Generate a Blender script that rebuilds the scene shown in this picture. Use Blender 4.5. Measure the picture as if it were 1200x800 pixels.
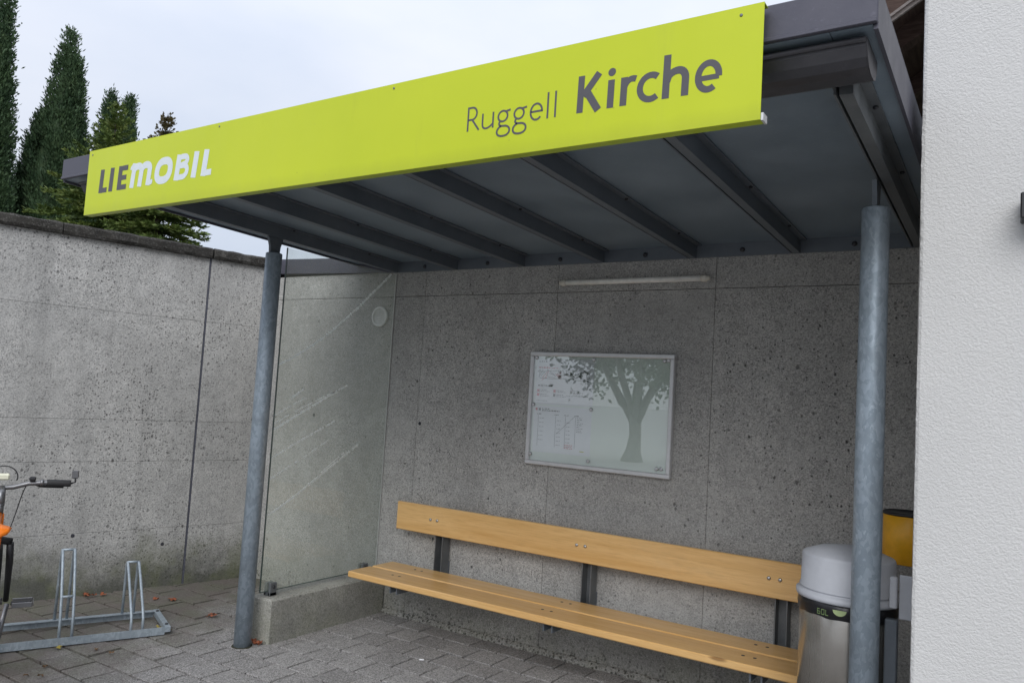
import bpy, math, random
import numpy as np
from mathutils import Vector, Matrix, noise as mnoise

random.seed(7); rng = np.random.default_rng(7)
S = bpy.context.scene
COL = S.collection
for o in list(bpy.data.objects): bpy.data.objects.remove(o)
R = math.radians

# ------------------------------------------------------------------ camera
CAM = Vector((3.284, -4.419, 1.6))
yaw, pitch, roll = R(33.043), R(4.112), R(3.427)
fw = Vector((-math.sin(yaw)*math.cos(pitch), math.cos(yaw)*math.cos(pitch), math.sin(pitch)))
rt = Vector((math.cos(yaw), math.sin(yaw), 0)); up = rt.cross(fw)
rt, up = math.cos(roll)*rt + math.sin(roll)*up, -math.sin(roll)*rt + math.cos(roll)*up
cd = bpy.data.cameras.new('camera'); cam = bpy.data.objects.new('camera', cd); COL.objects.link(cam)
cam.matrix_world = Matrix(((rt.x, up.x, -fw.x, CAM.x), (rt.y, up.y, -fw.y, CAM.y), (rt.z, up.z, -fw.z, CAM.z), (0, 0, 0, 1)))
cd.sensor_width = 36; cd.sensor_fit = 'HORIZONTAL'; cd.lens = 27.44; cd.clip_start = .05; cd.clip_end = 2000
S.camera = cam

# ------------------------------------------------------------------ overcast sky and soft sun
SUN_TO = Vector((0.38, -0.84, 0.76)).normalized()
wd = bpy.data.worlds.new('World'); S.world = wd; wd.use_nodes = True
nt = wd.node_tree; nt.nodes.clear()
wo = nt.nodes.new('ShaderNodeOutputWorld'); bg = nt.nodes.new('ShaderNodeBackground')
sk = nt.nodes.new('ShaderNodeTexSky'); sk.sky_type = 'NISHITA'; sk.sun_disc = False
sk.sun_elevation = math.asin(SUN_TO.z); sk.sun_rotation = math.atan2(SUN_TO.x, SUN_TO.y)
tc = nt.nodes.new('ShaderNodeTexCoord'); mp = nt.nodes.new('ShaderNodeMapping'); mp.inputs['Scale'].default_value = (1, 1, 2.2)
nz = nt.nodes.new('ShaderNodeTexNoise'); nz.inputs['Scale'].default_value = 2.6; nz.inputs['Detail'].default_value = 5; nz.inputs['Roughness'].default_value = .5
cr = nt.nodes.new('ShaderNodeValToRGB')
cr.color_ramp.elements[0].position = .33; cr.color_ramp.elements[0].color = (.62, .68, .80, 1)
cr.color_ramp.elements[1].position = .68; cr.color_ramp.elements[1].color = (.76, .79, .87, 1)
sc = nt.nodes.new('ShaderNodeVectorMath'); sc.operation = 'SCALE'; sc.inputs['Scale'].default_value = 10.5
mx = nt.nodes.new('ShaderNodeMix'); mx.data_type = 'RGBA'; mx.inputs['Factor'].default_value = .88
L = nt.links.new
L(tc.outputs['Generated'], mp.inputs['Vector']); L(mp.outputs['Vector'], nz.inputs['Vector']); L(nz.outputs['Fac'], cr.inputs['Fac'])
sx = nt.nodes.new('ShaderNodeSeparateXYZ'); L(tc.outputs['Generated'], sx.inputs[0])
oc = nt.nodes.new('ShaderNodeMapRange'); oc.inputs['From Min'].default_value = 0; oc.inputs['From Max'].default_value = 1; oc.inputs['To Min'].default_value = 7.3; oc.inputs['To Max'].default_value = 15.5   # overcast skies brighten towards the zenith
L(sx.outputs['Z'], oc.inputs['Value']); L(oc.outputs['Result'], sc.inputs['Scale'])
L(cr.outputs['Color'], sc.inputs[0]); L(sk.outputs['Color'], mx.inputs['A']); L(sc.outputs['Vector'], mx.inputs['B'])
L(mx.outputs['Result'], bg.inputs['Color']); bg.inputs['Strength'].default_value = .09; L(bg.outputs['Background'], wo.inputs['Surface'])
sd = bpy.data.lights.new('sun', 'SUN'); sd.energy = 1.5; sd.angle = R(45); sd.color = (1, .985, .965)
sun = bpy.data.objects.new('sun', sd); COL.objects.link(sun); sun.rotation_euler = SUN_TO.to_track_quat('Z', 'Y').to_euler(); sun.location = (0, -6, 12)

vs = S.view_settings
vs.view_transform = 'Standard'; vs.look = 'None'; vs.gamma = 1; vs.exposure = 0.45; vs.use_curve_mapping = False
S.render.engine = 'CYCLES'
S.cycles.max_bounces = 8; S.cycles.transparent_max_bounces = 12

# ------------------------------------------------------------------ materials
def s2l(c): return tuple((x/255/12.92 if x/255 <= .04045 else ((x/255+.055)/1.055)**2.4) for x in c)
class NT:
    def __init__(s, name):
        s.m = bpy.data.materials.new(name); s.m.use_nodes = True; s.t = s.m.node_tree; s.t.nodes.clear()
        s.out = s.t.nodes.new('ShaderNodeOutputMaterial'); s.b = s.t.nodes.new('ShaderNodeBsdfPrincipled')
        s.t.links.new(s.b.outputs[0], s.out.inputs[0])
        s._c = None
    def n(s, ty, **kw):
        n = s.t.nodes.new(ty)
        for k, v in kw.items():
            if k in n.inputs: n.inputs[k].default_value = v
            else: setattr(n, k, v)
        return n
    def l(s, a, b): s.t.links.new(a, b)
    def pos(s, kind='Position', scale=None, rot=None):
        if kind == 'Position': o = s.n('ShaderNodeNewGeometry').outputs['Position']
        else: o = s.n('ShaderNodeTexCoord').outputs[kind]
        if scale is not None or rot is not None:
            mp = s.n('ShaderNodeMapping'); s.l(o, mp.inputs['Vector'])
            if scale is not None: mp.inputs['Scale'].default_value = scale
            if rot is not None: mp.inputs['Rotation'].default_value = rot
            o = mp.outputs['Vector']
        return o
    def noise(s, scale, detail=4, rough=.55, vec=None, dist=0):
        n = s.n('ShaderNodeTexNoise', Scale=scale, Detail=detail, Roughness=rough, Distortion=dist)
        s.l(vec if vec is not None else s.pos(), n.inputs['Vector']); return n.outputs['Fac']
    def vor(s, scale, vec=None, feature='F1', out='Distance', rand=1):
        n = s.n('ShaderNodeTexVoronoi', Scale=scale, feature=feature, Randomness=rand)
        s.l(vec if vec is not None else s.pos(), n.inputs['Vector']); return n.outputs[out]
    def ramp(s, fac, *stops):
        n = s.n('ShaderNodeValToRGB'); s.l(fac, n.inputs['Fac']); e = n.color_ramp.elements
        while len(e) < len(stops): e.new(.5)
        for i, (p, c) in enumerate(stops):
            e[i].position = p; e[i].color = (c, c, c, 1) if not hasattr(c, '__len__') else (*c[:3], 1)
        return n.outputs['Color']
    def mix(s, fac, a, b, mode='MIX'):
        n = s.n('ShaderNodeMix', data_type='RGBA', blend_type=mode)
        for v, k in ((fac, 'Factor'), (a, 'A'), (b, 'B')):
            if hasattr(v, 'is_linked'): s.l(v, n.inputs[k] if k != 'Factor' else n.inputs[0])
            elif k == 'Factor': n.inputs[0].default_value = v
            else: n.inputs[k].default_value = (*v[:3], 1) if hasattr(v, '__len__') else (v, v, v, 1)
        return n.outputs['Result']
    def math(s, op, a, b=0, c=0):
        n = s.n('ShaderNodeMath', operation=op)
        for i, v in enumerate((a, b, c)):
            if hasattr(v, 'is_linked'): s.l(v, n.inputs[i])
            else: n.inputs[i].default_value = v
        return n.outputs[0]
    def sep(s, v):
        n = s.n('ShaderNodeSeparateXYZ'); s.l(v, n.inputs[0]); return n.outputs
    def bump(s, h, strength=.5, dist=.01, normal=None):
        n = s.n('ShaderNodeBump', Strength=strength, Distance=dist); s.l(h, n.inputs['Height'])
        if normal is not None: s.l(normal, n.inputs['Normal'])
        return n.outputs['Normal']
    def set(s, **kw):
        for k, v in kw.items():
            k = k.replace('_', ' ')
            k = {'Color': 'Base Color', 'Coat': 'Coat Weight', 'Transmission': 'Transmission Weight'}.get(k, k)
            i = s.b.inputs[k]
            if hasattr(v, 'is_linked'): s.l(v, i)
            elif hasattr(v, '__len__') and len(v) == 3 and i.type == 'RGBA': i.default_value = (*v, 1)
            else: i.default_value = v
        return s.m
def rnd_of(m): return m.n('ShaderNodeObjectInfo').outputs['Random']

def concrete(name, base, dark, warm, stain=1.0, pits=1.0, grain=1.0, honey=0.0):
    m = NT(name); P = m.pos()
    big = m.noise(1.3, 6, .68); mid = m.noise(9, 5, .65); fine = m.noise(130, 3, .75)
    c = m.mix(m.ramp(big, (.3, 0), (.72, 1)), base, warm)
    c = m.mix(m.math('MULTIPLY', m.ramp(mid, (.35, 1), (.62, 0)), .55), c, dark)
    c = m.mix(.8, c, m.ramp(fine, (.30, .15), (.5, .5), (.72, .88)), 'OVERLAY')
    # aggregate grains
    g = m.vor(120, out='Color'); gs = m.sep(g)[0]
    c = m.mix(m.math('MULTIPLY', m.ramp(gs, (.80, 0), (.86, 1)), .50*grain), c, (.62, .60, .57))
    c = m.mix(m.math('MULTIPLY', m.ramp(gs, (.12, 1), (.20, 0)), .40*grain), c, (.11, .11, .108))
    # air voids of two sizes, clustered
    clus = m.ramp(m.noise(1.9, 4, .65), (.40, .30), (.60, 1))
    wv = m.pos(scale=(1, 1, .8))
    wn = m.n('ShaderNodeVectorMath', operation='ADD'); m.l(wv, wn.inputs[0])
    nv = m.n('ShaderNodeTexNoise', Scale=60.0, Detail=2.0); m.l(P, nv.inputs['Vector'])
    nsc = m.n('ShaderNodeVectorMath', operation='SCALE'); nsc.inputs['Scale'].default_value = .006; m.l(nv.outputs['Color'], nsc.inputs[0]); m.l(nsc.outputs[0], wn.inputs[1])
    def voids(scale, lo, hi, keep):
        n = m.n('ShaderNodeTexVoronoi', Scale=scale); m.l(wn.outputs[0], n.inputs['Vector'])
        d = m.ramp(n.outputs['Distance'], (lo, 1), (hi, 0)); k = m.ramp(m.sep(n.outputs['Color'])[1], (keep, 0), (keep+.06, 1))
        return m.math('MULTIPLY', d, k)
    v = m.math('MAXIMUM', voids(11, .085, .125, .64), voids(25, .14, .20, .50))
    v = m.math('MAXIMUM', v, m.math('MULTIPLY', voids(55, .22, .31, .46), .9))
    v = m.math('MULTIPLY', v, m.math('MULTIPLY', clus, pits))
    if honey:   # honeycombed strip along the foot of the pour
        hz = m.ramp(m.math('ADD', m.sep(P)[2], m.math('MULTIPLY', m.math('SUBTRACT', m.noise(3.5, 4), .5), .22)), (.03, 1), (.17, 0))
        v = m.math('MAXIMUM', v, m.math('MULTIPLY', voids(48, .30, .42, .22), m.math('MULTIPLY', hz, honey)))
    v.node.use_clamp = True
    c = m.mix(m.math('MULTIPLY', v, .88), c, (.025, .025, .024))
    # cloudy cement patches and a tone of its own for each cast panel
    pt_ = m.noise(.8, 8, .72, dist=.8); c = m.mix(m.math('MULTIPLY', m.ramp(pt_, (.46, 0), (.56, 1)), .30), c, tuple(x*.62 for x in base))
    pt2 = m.noise(2.6, 7, .7, dist=1.2); c = m.mix(m.math('MULTIPLY', m.ramp(pt2, (.54, 0), (.63, 1)), .22), c, tuple(min(1, x*1.35) for x in base))
    c = m.mix(m.math('MULTIPLY', rnd_of(m), .22), c, tuple(x*.72 for x in base))
    # rain streaks and damp foot
    z = m.sep(P)[2]
    st = m.noise(1.0, 5, .6, vec=m.pos(scale=(7, 7, .35)))
    c = m.mix(m.math('MULTIPLY', m.ramp(st, (.54, 0), (.78, 1)), .26*stain), c, (.13, .13, .125))
    c = m.mix(m.math('MULTIPLY', m.ramp(st, (.26, 1), (.42, 0)), .25*stain), c, (.52, .51, .48))
    ft = m.math('ADD', m.math('MULTIPLY', z, 1.6), m.math('MULTIPLY', m.math('SUBTRACT', m.noise(3.1, 5, .7), .5), 1.1))
    foot = m.ramp(ft, (.10, 1), (.66, 0))
    c = m.mix(m.math('MULTIPLY', foot, .75*stain), c, m.mix(m.ramp(m.noise(5), (.4, 0), (.6, 1)), (.06, .063, .048), (.10, .11, .055)))
    h = m.math('SUBTRACT', m.math('MULTIPLY', fine, .25), v)
    h = m.math('ADD', h, m.math('MULTIPLY', mid, .5))
    return m.set(Color=c, Roughness=.88, Normal=m.bump(h, .7, .006), Specular_IOR_Level=.25)

def metal_paint(name, col, col2, rough=.45, metallic=.3, sc=6, stretch=(1, 1, 1)):
    m = NT(name); v = m.pos(scale=stretch)
    n = m.noise(sc, 6, .65, vec=v); f = m.noise(70, 3, .7, vec=v)
    c = m.mix(m.ramp(n, (.32, 0), (.7, 1)), col, col2)
    c = m.mix(m.math('MULTIPLY', m.ramp(f, (.60, 0), (.75, 1)), .25), c, tuple(min(1, x*2.2+.02) for x in col))
    return m.set(Color=c, Roughness=m.ramp(n, (.3, rough-.1), (.7, rough+.15)), Metallic=metallic, Normal=m.bump(f, .12, .002))

def galvanised(name, tint=(1, 1, 1)):
    m = NT(name); v = m.pos('Object', scale=(1, 1, .55))
    wn = m.n('ShaderNodeVectorMath', operation='ADD'); m.l(v, wn.inputs[0])
    nv = m.n('ShaderNodeTexNoise', Scale=18.0, Detail=3.0); m.l(v, nv.inputs['Vector'])
    ns = m.n('ShaderNodeVectorMath', operation='SCALE'); ns.inputs['Scale'].default_value = .05; m.l(nv.outputs['Color'], ns.inputs[0]); m.l(ns.outputs[0], wn.inputs[1])
    vo = m.n('ShaderNodeTexVoronoi', Scale=75.0); m.l(wn.outputs[0], vo.inputs['Vector'])
    sp = m.sep(vo.outputs['Color'])[0]
    lo = tuple(a*b for a, b in zip(s2l((148, 161, 172)), tint)); hi = tuple(a*b for a, b in zip(s2l((166, 179, 190)), tint))
    c = m.mix(m.ramp(sp, (.2, 0), (.85, 1)), lo, hi)
    sp2 = m.noise(36, 5, .7, vec=wn.outputs[0], dist=1.5)
    c = m.mix(m.math('MULTIPLY', m.ramp(sp2, (.60, 0), (.64, 1)), .6), c, s2l((192, 204, 212)))
    c = m.mix(m.math('MULTIPLY', m.ramp(m.noise(5, 4), (.5, 0), (.72, 1)), .45), c, s2l((125, 134, 140)))
    return m.set(Color=c, Metallic=.35, Roughness=m.ramp(sp2, (.3, .42), (.7, .6)), Normal=m.bump(sp2, .12, .002))

def plain(name, col, rough=.5, metallic=0, var=.12, sc=25, **kw):
    m = NT(name); n = m.noise(sc, 4, .6, vec=m.pos('Object'))
    c = m.mix(m.ramp(n, (.3, 0), (.7, 1)), tuple(x*(1-var) for x in col), tuple(min(1, x*(1+var)) for x in col))
    return m.set(Color=c, Roughness=rough, Metallic=metallic, Normal=m.bump(n, .06, .002), **kw)

def foliage(name, dark, light, tip, sc=2.2):
    m = NT(name); n = m.noise(sc, 4, .6); f = m.noise(6, 3)
    c = m.mix(m.ramp(n, (.35, 0), (.68, 1)), dark, light)
    c = m.mix(m.math('MULTIPLY', m.ramp(f, (.50, 0), (.75, 1)), .5), c, tip)
    m.set(Color=c, Roughness=.62, Specular_IOR_Level=.3)
    tr = m.n('ShaderNodeBsdfTranslucent'); m.l(c, tr.inputs['Color'])
    ms = m.n('ShaderNodeMixShader'); ms.inputs[0].default_value = .15
    m.l(m.b.outputs[0], ms.inputs[1]); m.l(tr.outputs[0], ms.inputs[2]); m.l(ms.outputs[0], m.out.inputs[0])
    return m.m

M = {}
M['conc_left'] = concrete('concrete_left', (.45, .445, .43), (.33, .326, .312), (.51, .50, .475), 1.15, .9)
M['conc_back'] = concrete('concrete_back', (.40, .395, .378), (.29, .286, .27), (.46, .452, .428), .45, 1.1, 1.0, .95)
M['conc_low'] = concrete('concrete_low', (.44, .435, .395), (.31, .305, .27), (.50, .49, .44), .5, .8)
M['coping'] = concrete('coping', (.030, .028, .026), (.014, .013, .012), (.075, .070, .058), .5, .5, .2)
M['joint'] = plain('joint_filler', (.035, .036, .045), .9); M['joint_paste'] = plain('joint_paste', (.075, .078, .098), .8, 0, .35, 40)
M['steel'] = metal_paint('painted_steel', (.125, .145, .168), (.175, .195, .218), .5, .35, 5)
M['steel_worn'] = metal_paint('worn_steel', (.13, .14, .148), (.21, .222, .228), .5, .5, 9)
M['soffit'] = metal_paint('soffit_sheet', (.165, .215, .26), (.255, .31, .36), .42, .2, 2.6)
M['fascia'] = metal_paint('fascia_sheet', (.064, .064, .084), (.095, .093, .115), .45, .3, 3)
M['gutter'] = metal_paint('gutter_sheet', (.045, .045, .052), (.085, .083, .09), .45, .4, 6)
M['galv'] = galvanised('galvanised_post'); M['galv_rack'] = galvanised('galvanised_rack', (1.0, .97, .93))
M['bolt'] = plain('bolt_steel', (.55, .55, .56), .3, .9)
M['bolt_dark'] = plain('bolt_dark', (.06, .062, .068), .5, .6)
M['alu'] = plain('aluminium', (.66, .665, .67), .38, .4, .06)
M['white_plastic'] = plain('white_plastic', (.68, .68, .66), .45)
M['lamp_tube'] = plain('lamp_tube', (.90, .88, .82), .4)
M['lamp_cap'] = plain('lamp_cap', (.66, .63, .55), .5)
M['black'] = plain('black_plastic', (.018, .018, .02), .45)
M['rubber'] = plain('rubber', (.022, .022, .023), .75)
M['bag'] = plain('bin_bag', (.012, .012, .014), .32)
M['grey_plastic'] = plain('grey_plastic', (.50, .515, .55), .5, 0, .04)
M['orange_paint'] = plain('orange_paint', (.85, .42, .015), .4, 0, .08)
M['bike_orange'] = plain('bike_orange', (.85, .20, .012), .35, 0, .08)
M['bike_grey'] = plain('bike_grey', (.20, .20, .205), .35, .7)
M['lens'] = plain('light_lens', (.75, .74, .58), .2)
def lime():
    m = NT('lime_sheet'); x = m.sep(m.pos()); n = m.noise(1.4, 5, .6); d = m.noise(1.0, 6, .65, vec=m.pos(scale=(9, 9, 1.2)))
    c = m.mix(m.ramp(n, (.3, 0), (.7, 1)), (.455, .53, .008), (.50, .57, .010))
    lo = m.math('ADD', m.math('MULTIPLY', m.math('SUBTRACT', x[2], 2.391), 9), m.math('MULTIPLY', d, .55))
    c = m.mix(m.math('MULTIPLY', m.ramp(lo, (.25, 1), (.75, 0)), .22), c, (.20, .22, .03))
    c = m.mix(m.math('MULTIPLY', m.ramp(d, (.60, 0), (.78, 1)), .14), c, (.28, .30, .06))
    c = m.mix(m.math('MULTIPLY', m.ramp(m.vor(9), (.02, 1), (.035, 0)), .35), c, (.16, .17, .04))
    return m.set(Color=c, Roughness=m.ramp(d, (.3, .30), (.7, .46)), Normal=m.bump(m.noise(2.2, 2), .05, .02))
M['lime'] = lime()
M['lime_edge'] = plain('lime_edge', (.40, .50, .01), .4, 0, .05, 3)
M['print_dark'] = plain('print_dark', (.075, .072, .08), .5, 0, .04)
M['print_white'] = plain('print_white', (.60, .65, .68), .5, 0, .03)
M['paper'] = plain('paper', (.88, .89, .92), .8, 0, .02)
M['board_back'] = plain('board_back', (.86, .91, .86), .7, 0, .02, 3)
M['ink'] = plain('ink_grey', (.05, .05, .055), .8); M['ink_red'] = plain('ink_red', (.55, .05, .08), .8); M['ink_pale'] = plain('ink_pale', (.26, .27, .29), .8)
M['ink_yellow'] = plain('ink_yellow', (.65, .62, .10), .8)
M['pane_streak'] = foliage('white_streak', (.9, .93, .91), (.95, .97, .95), (.97, .98, .97)); M['pane_streak'].node_tree.nodes['Mix Shader'].inputs[0].default_value = .5
M['green_dim'] = plain('green_dim', (.16, .24, .09), .5)
M['green_print'] = plain('green_print', (.34, .42, .20), .5)
M['leaf_red'] = plain('leaf_red', (.26, .075, .03), .7, 0, .4); M['leaf_brown'] = plain('leaf_brown', (.13, .075, .035), .8, 0, .4); M['leaf_yellow'] = plain('leaf_yellow', (.34, .27, .05), .7, 0, .3)
M['thuja'] = foliage('thuja_foliage', (.040, .076, .036), (.074, .125, .056), (.12, .17, .072))
M['spruce'] = foliage('spruce_foliage', (.07, .11, .026), (.145, .20, .05), (.27, .27, .075), 3)
M['spruce_brown'] = foliage('spruce_brown_foliage', (.085, .075, .032), (.13, .10, .045), (.17, .13, .055), 3)
M['broadleaf'] = foliage('broadleaf_foliage', (.07, .10, .055), (.11, .15, .075), (.14, .18, .09))
M['bark_grey'] = plain('grey_bark', (.17, .16, .145), .9, 0, .4, 9)
M['bark'] = plain('bark', (.07, .055, .042), .9, 0, .4, 12)

def wood():
    m = NT('varnished_wood'); v = m.pos('Object', scale=(.55, 9, 9))
    rv = m.n('ShaderNodeVectorMath', operation='ADD'); m.l(v, rv.inputs[0])
    r = rnd_of(m); cb = m.n('ShaderNodeCombineXYZ'); 
    for i in range(3): m.l(m.math('MULTIPLY', r, 40+i*13), cb.inputs[i])
    m.l(cb.outputs[0], rv.inputs[1]); v = rv.outputs[0]
    a = m.noise(2.2, 6, .6, vec=v, dist=.6); b = m.noise(14, 5, .7, vec=v)
    c = m.mix(m.ramp(a, (.3, 0), (.7, 1)), (.73, .43, .145), (.90, .60, .26))
    c = m.mix(m.math('MULTIPLY', m.ramp(b, (.5, 0), (.75, 1)), .5), c, (.50, .25, .075))
    c = m.mix(m.math('MULTIPLY', r, .28), c, (.58, .30, .10)); wr = m.noise(3, 6, .7, vec=m.pos('Object', scale=(1, 3, 3))); c = m.mix(m.math('MULTIPLY', m.ramp(wr, (.55, 0), (.72, 1)), .22), c, (.46, .30, .15))
    kn = m.vor(1.1, vec=m.pos('Object', scale=(1, 4, 4))); c = m.mix(m.math('MULTIPLY', m.ramp(kn, (.03, 1), (.06, 0)), .7), c, (.16, .065, .02))
    return m.set(Color=c, Roughness=m.ramp(wr, (.35, .30), (.7, .48)), Coat=.35, Coat_Roughness=.18, Normal=m.bump(b, .1, .002))
M['wood'] = wood()

def plaster():
    m = NT('rough_plaster'); P = m.pos(); 
    v = m.pos(scale=(1, 1, 1.15), rot=(0, R(28), 0))
    a = m.noise(135, 4, .6, vec=v, dist=.3); b = m.noise(240, 2, .5); g = m.noise(1.1, 4, .6)
    c = m.mix(m.ramp(g, (.3, 0), (.7, 1)), (.565, .562, .55), (.615, .61, .597))
    c = m.mix(m.math('MULTIPLY', m.ramp(m.noise(.7, 5, .65, vec=m.pos(scale=(6, 6, .5))), (.55, 0), (.75, 1)), .18), c, (.52, .54, .55))
    h = m.math('ADD', m.ramp(a, (.34, 0), (.62, 1)), m.math('MULTIPLY', b, .35))
    return m.set(Color=c, Roughness=.85, Normal=m.bump(h, .6, .0028), Specular_IOR_Level=.2)
M['plaster'] = plaster()

def paver_mat(name):
    m = NT(name); P = m.pos(); r = rnd_of(m)
    g = m.vor(190, out='Color'); gs = m.sep(g)[0]; fine = m.noise(260, 2, .6)
    c = m.mix(r, (.225, .218, .214), (.315, .305, .298))
    c = m.mix(m.math('MULTIPLY', m.ramp(gs, (.55, 0), (.95, 1)), .65), c, (.52, .505, .485))
    c = m.mix(m.math('MULTIPLY', m.ramp(gs, (.08, 1), (.40, 0)), .65), c, (.055, .052, .05))
    x = m.sep(P)
    # soil and moss washed over the paving beside the rack
    d = m.math('ADD', m.math('MULTIPLY', x[0], -.9), m.math('MULTIPLY', x[1], -.28))
    d = m.math('ADD', d, m.math('MULTIPLY', m.math('SUBTRACT', m.noise(2.4, 5, .65), .5), 1.5))
    dm = m.ramp(m.math('MULTIPLY', d, .5), (.48, 0), (.86, 1))
    c = m.mix(m.math('MULTIPLY', dm, .78), c, m.mix(m.ramp(m.noise(6, 4), (.4, 0), (.62, 1)), (.095, .076, .060), (.082, .080, .046)))
    big = m.noise(1.6, 5, .6); c = m.mix(m.math('MULTIPLY', m.ramp(big, (.48, 0), (.7, 1)), .35), c, (.11, .105, .10))
    return m.set(Color=c, Roughness=m.ramp(big, (.3, .72), (.7, .88)), Normal=m.bump(m.math('ADD', gs, fine), .5, .003))
M['paver'] = paver_mat('paver')
def soil():
    m = NT('joint_sand'); n = m.noise(40, 5, .7); b = m.noise(2.2, 4)
    c = m.mix(m.ramp(b, (.4, 0), (.6, 1)), (.026, .023, .019), (.030, .032, .014))
    c = m.mix(m.ramp(n, (.5, 0), (.75, 1)), c, (.06, .052, .04)); return m.set(Color=c, Roughness=.95, Normal=m.bump(n, .8, .01))
M['soil'] = soil()
def ground_mat():
    m = NT('ground_grass'); n = m.noise(.6, 6, .65); f = m.noise(30, 4, .7)
    c = m.mix(m.ramp(n, (.35, 0), (.65, 1)), (.05, .075, .025), (.09, .10, .04)); c = m.mix(m.math('MULTIPLY', f, .6), c, (.03, .045, .015)); return m.set(Color=c, Roughness=.95, Normal=m.bump(f, .8, .05))
M['ground'] = ground_mat()
M['asphalt'] = plain('asphalt', (.30, .30, .295), .85, 0, .15, 60)
def steel_brushed():
    m = NT('stainless_steel'); v = m.pos('Object', scale=(30, 30, .6)); n = m.noise(3, 4, .6, vec=v); b = m.noise(5, 4, .6, vec=m.pos('Object'))
    c = m.mix(m.ramp(b, (.35, 0), (.65, 1)), (.40, .375, .34), (.52, .50, .46)); return m.set(Color=c, Metallic=.9, Roughness=m.ramp(n, (.3, .17), (.7, .30)), Normal=m.bump(n, .06, .002))
M['stainless'] = steel_brushed()
def timber():
    m = NT('old_timber'); v = m.pos(scale=(2, 1, 14), rot=(0, R(32), 0)); n = m.noise(4, 5, .65, vec=v)
    return m.set(Color=m.mix(m.ramp(n, (.35, 0), (.65, 1)), (.085, .05, .038), (.17, .11, .085)), Roughness=.8, Normal=m.bump(n, .3, .006))
M['timber'] = timber()
def timber_pale():
    m = NT('pale_timber_edge'); n = m.noise(5, 5, .65, vec=m.pos(scale=(2, 1, 30), rot=(0, R(32), 0)))
    return m.set(Color=m.mix(m.ramp(n, (.35, 0), (.65, 1)), (.27, .225, .20), (.46, .40, .36)), Roughness=.75)
M['timber_pale'] = timber_pale()
M['tiles'] = plain('roof_tiles', (.16, .08, .055), .8, 0, .3, 8)
def glass_pane(name, tint, refl, dirt_lift, dirt_lift_col):
    m = NT(name); t = m.n('ShaderNodeBsdfTransparent'); t.inputs['Color'].default_value = (*tint, 1)
    g = m.n('ShaderNodeBsdfGlossy'); g.inputs['Roughness'].default_value = .004; g.inputs['Color'].default_value = (.96, 1, .98, 1)
    fr = m.n('ShaderNodeFresnel', IOR=1.5); d = m.n('ShaderNodeBsdfDiffuse'); d.inputs['Color'].default_value = (*dirt_lift_col, 1)
    nz = m.noise(3.5, 6, .65); s1 = m.n('ShaderNodeMixShader'); s2 = m.n('ShaderNodeMixShader')
    m.l(m.math('MULTIPLY', m.ramp(nz, (.3, .5), (.7, 1)), dirt_lift), s1.inputs[0]); m.l(t.outputs[0], s1.inputs[1]); m.l(d.outputs[0], s1.inputs[2])
    ff = m.math('MULTIPLY', fr.outputs[0], refl); ff.node.use_clamp = True
    m.l(ff, s2.inputs[0]); m.l(s1.outputs[0], s2.inputs[1]); m.l(g.outputs[0], s2.inputs[2])
    m.l(s2.outputs[0], m.out.inputs[0]); return m.m
M['glass'] = glass_pane('screen_glass', (.955, .99, .965), .75, .31, (.84, .89, .76))  # pale veil: dust plus lightening painted in for the brighter wall behind
M['board_glass'] = glass_pane('board_glass', (.985, .99, .985), 6.0, .04, (.6, .63, .6))
M['glass_edge'] = plain('glass_edge', (.07, .10, .09), .25); M['glass_seal'] = plain('glass_seal', (.42, .43, .41), .5)

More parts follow.
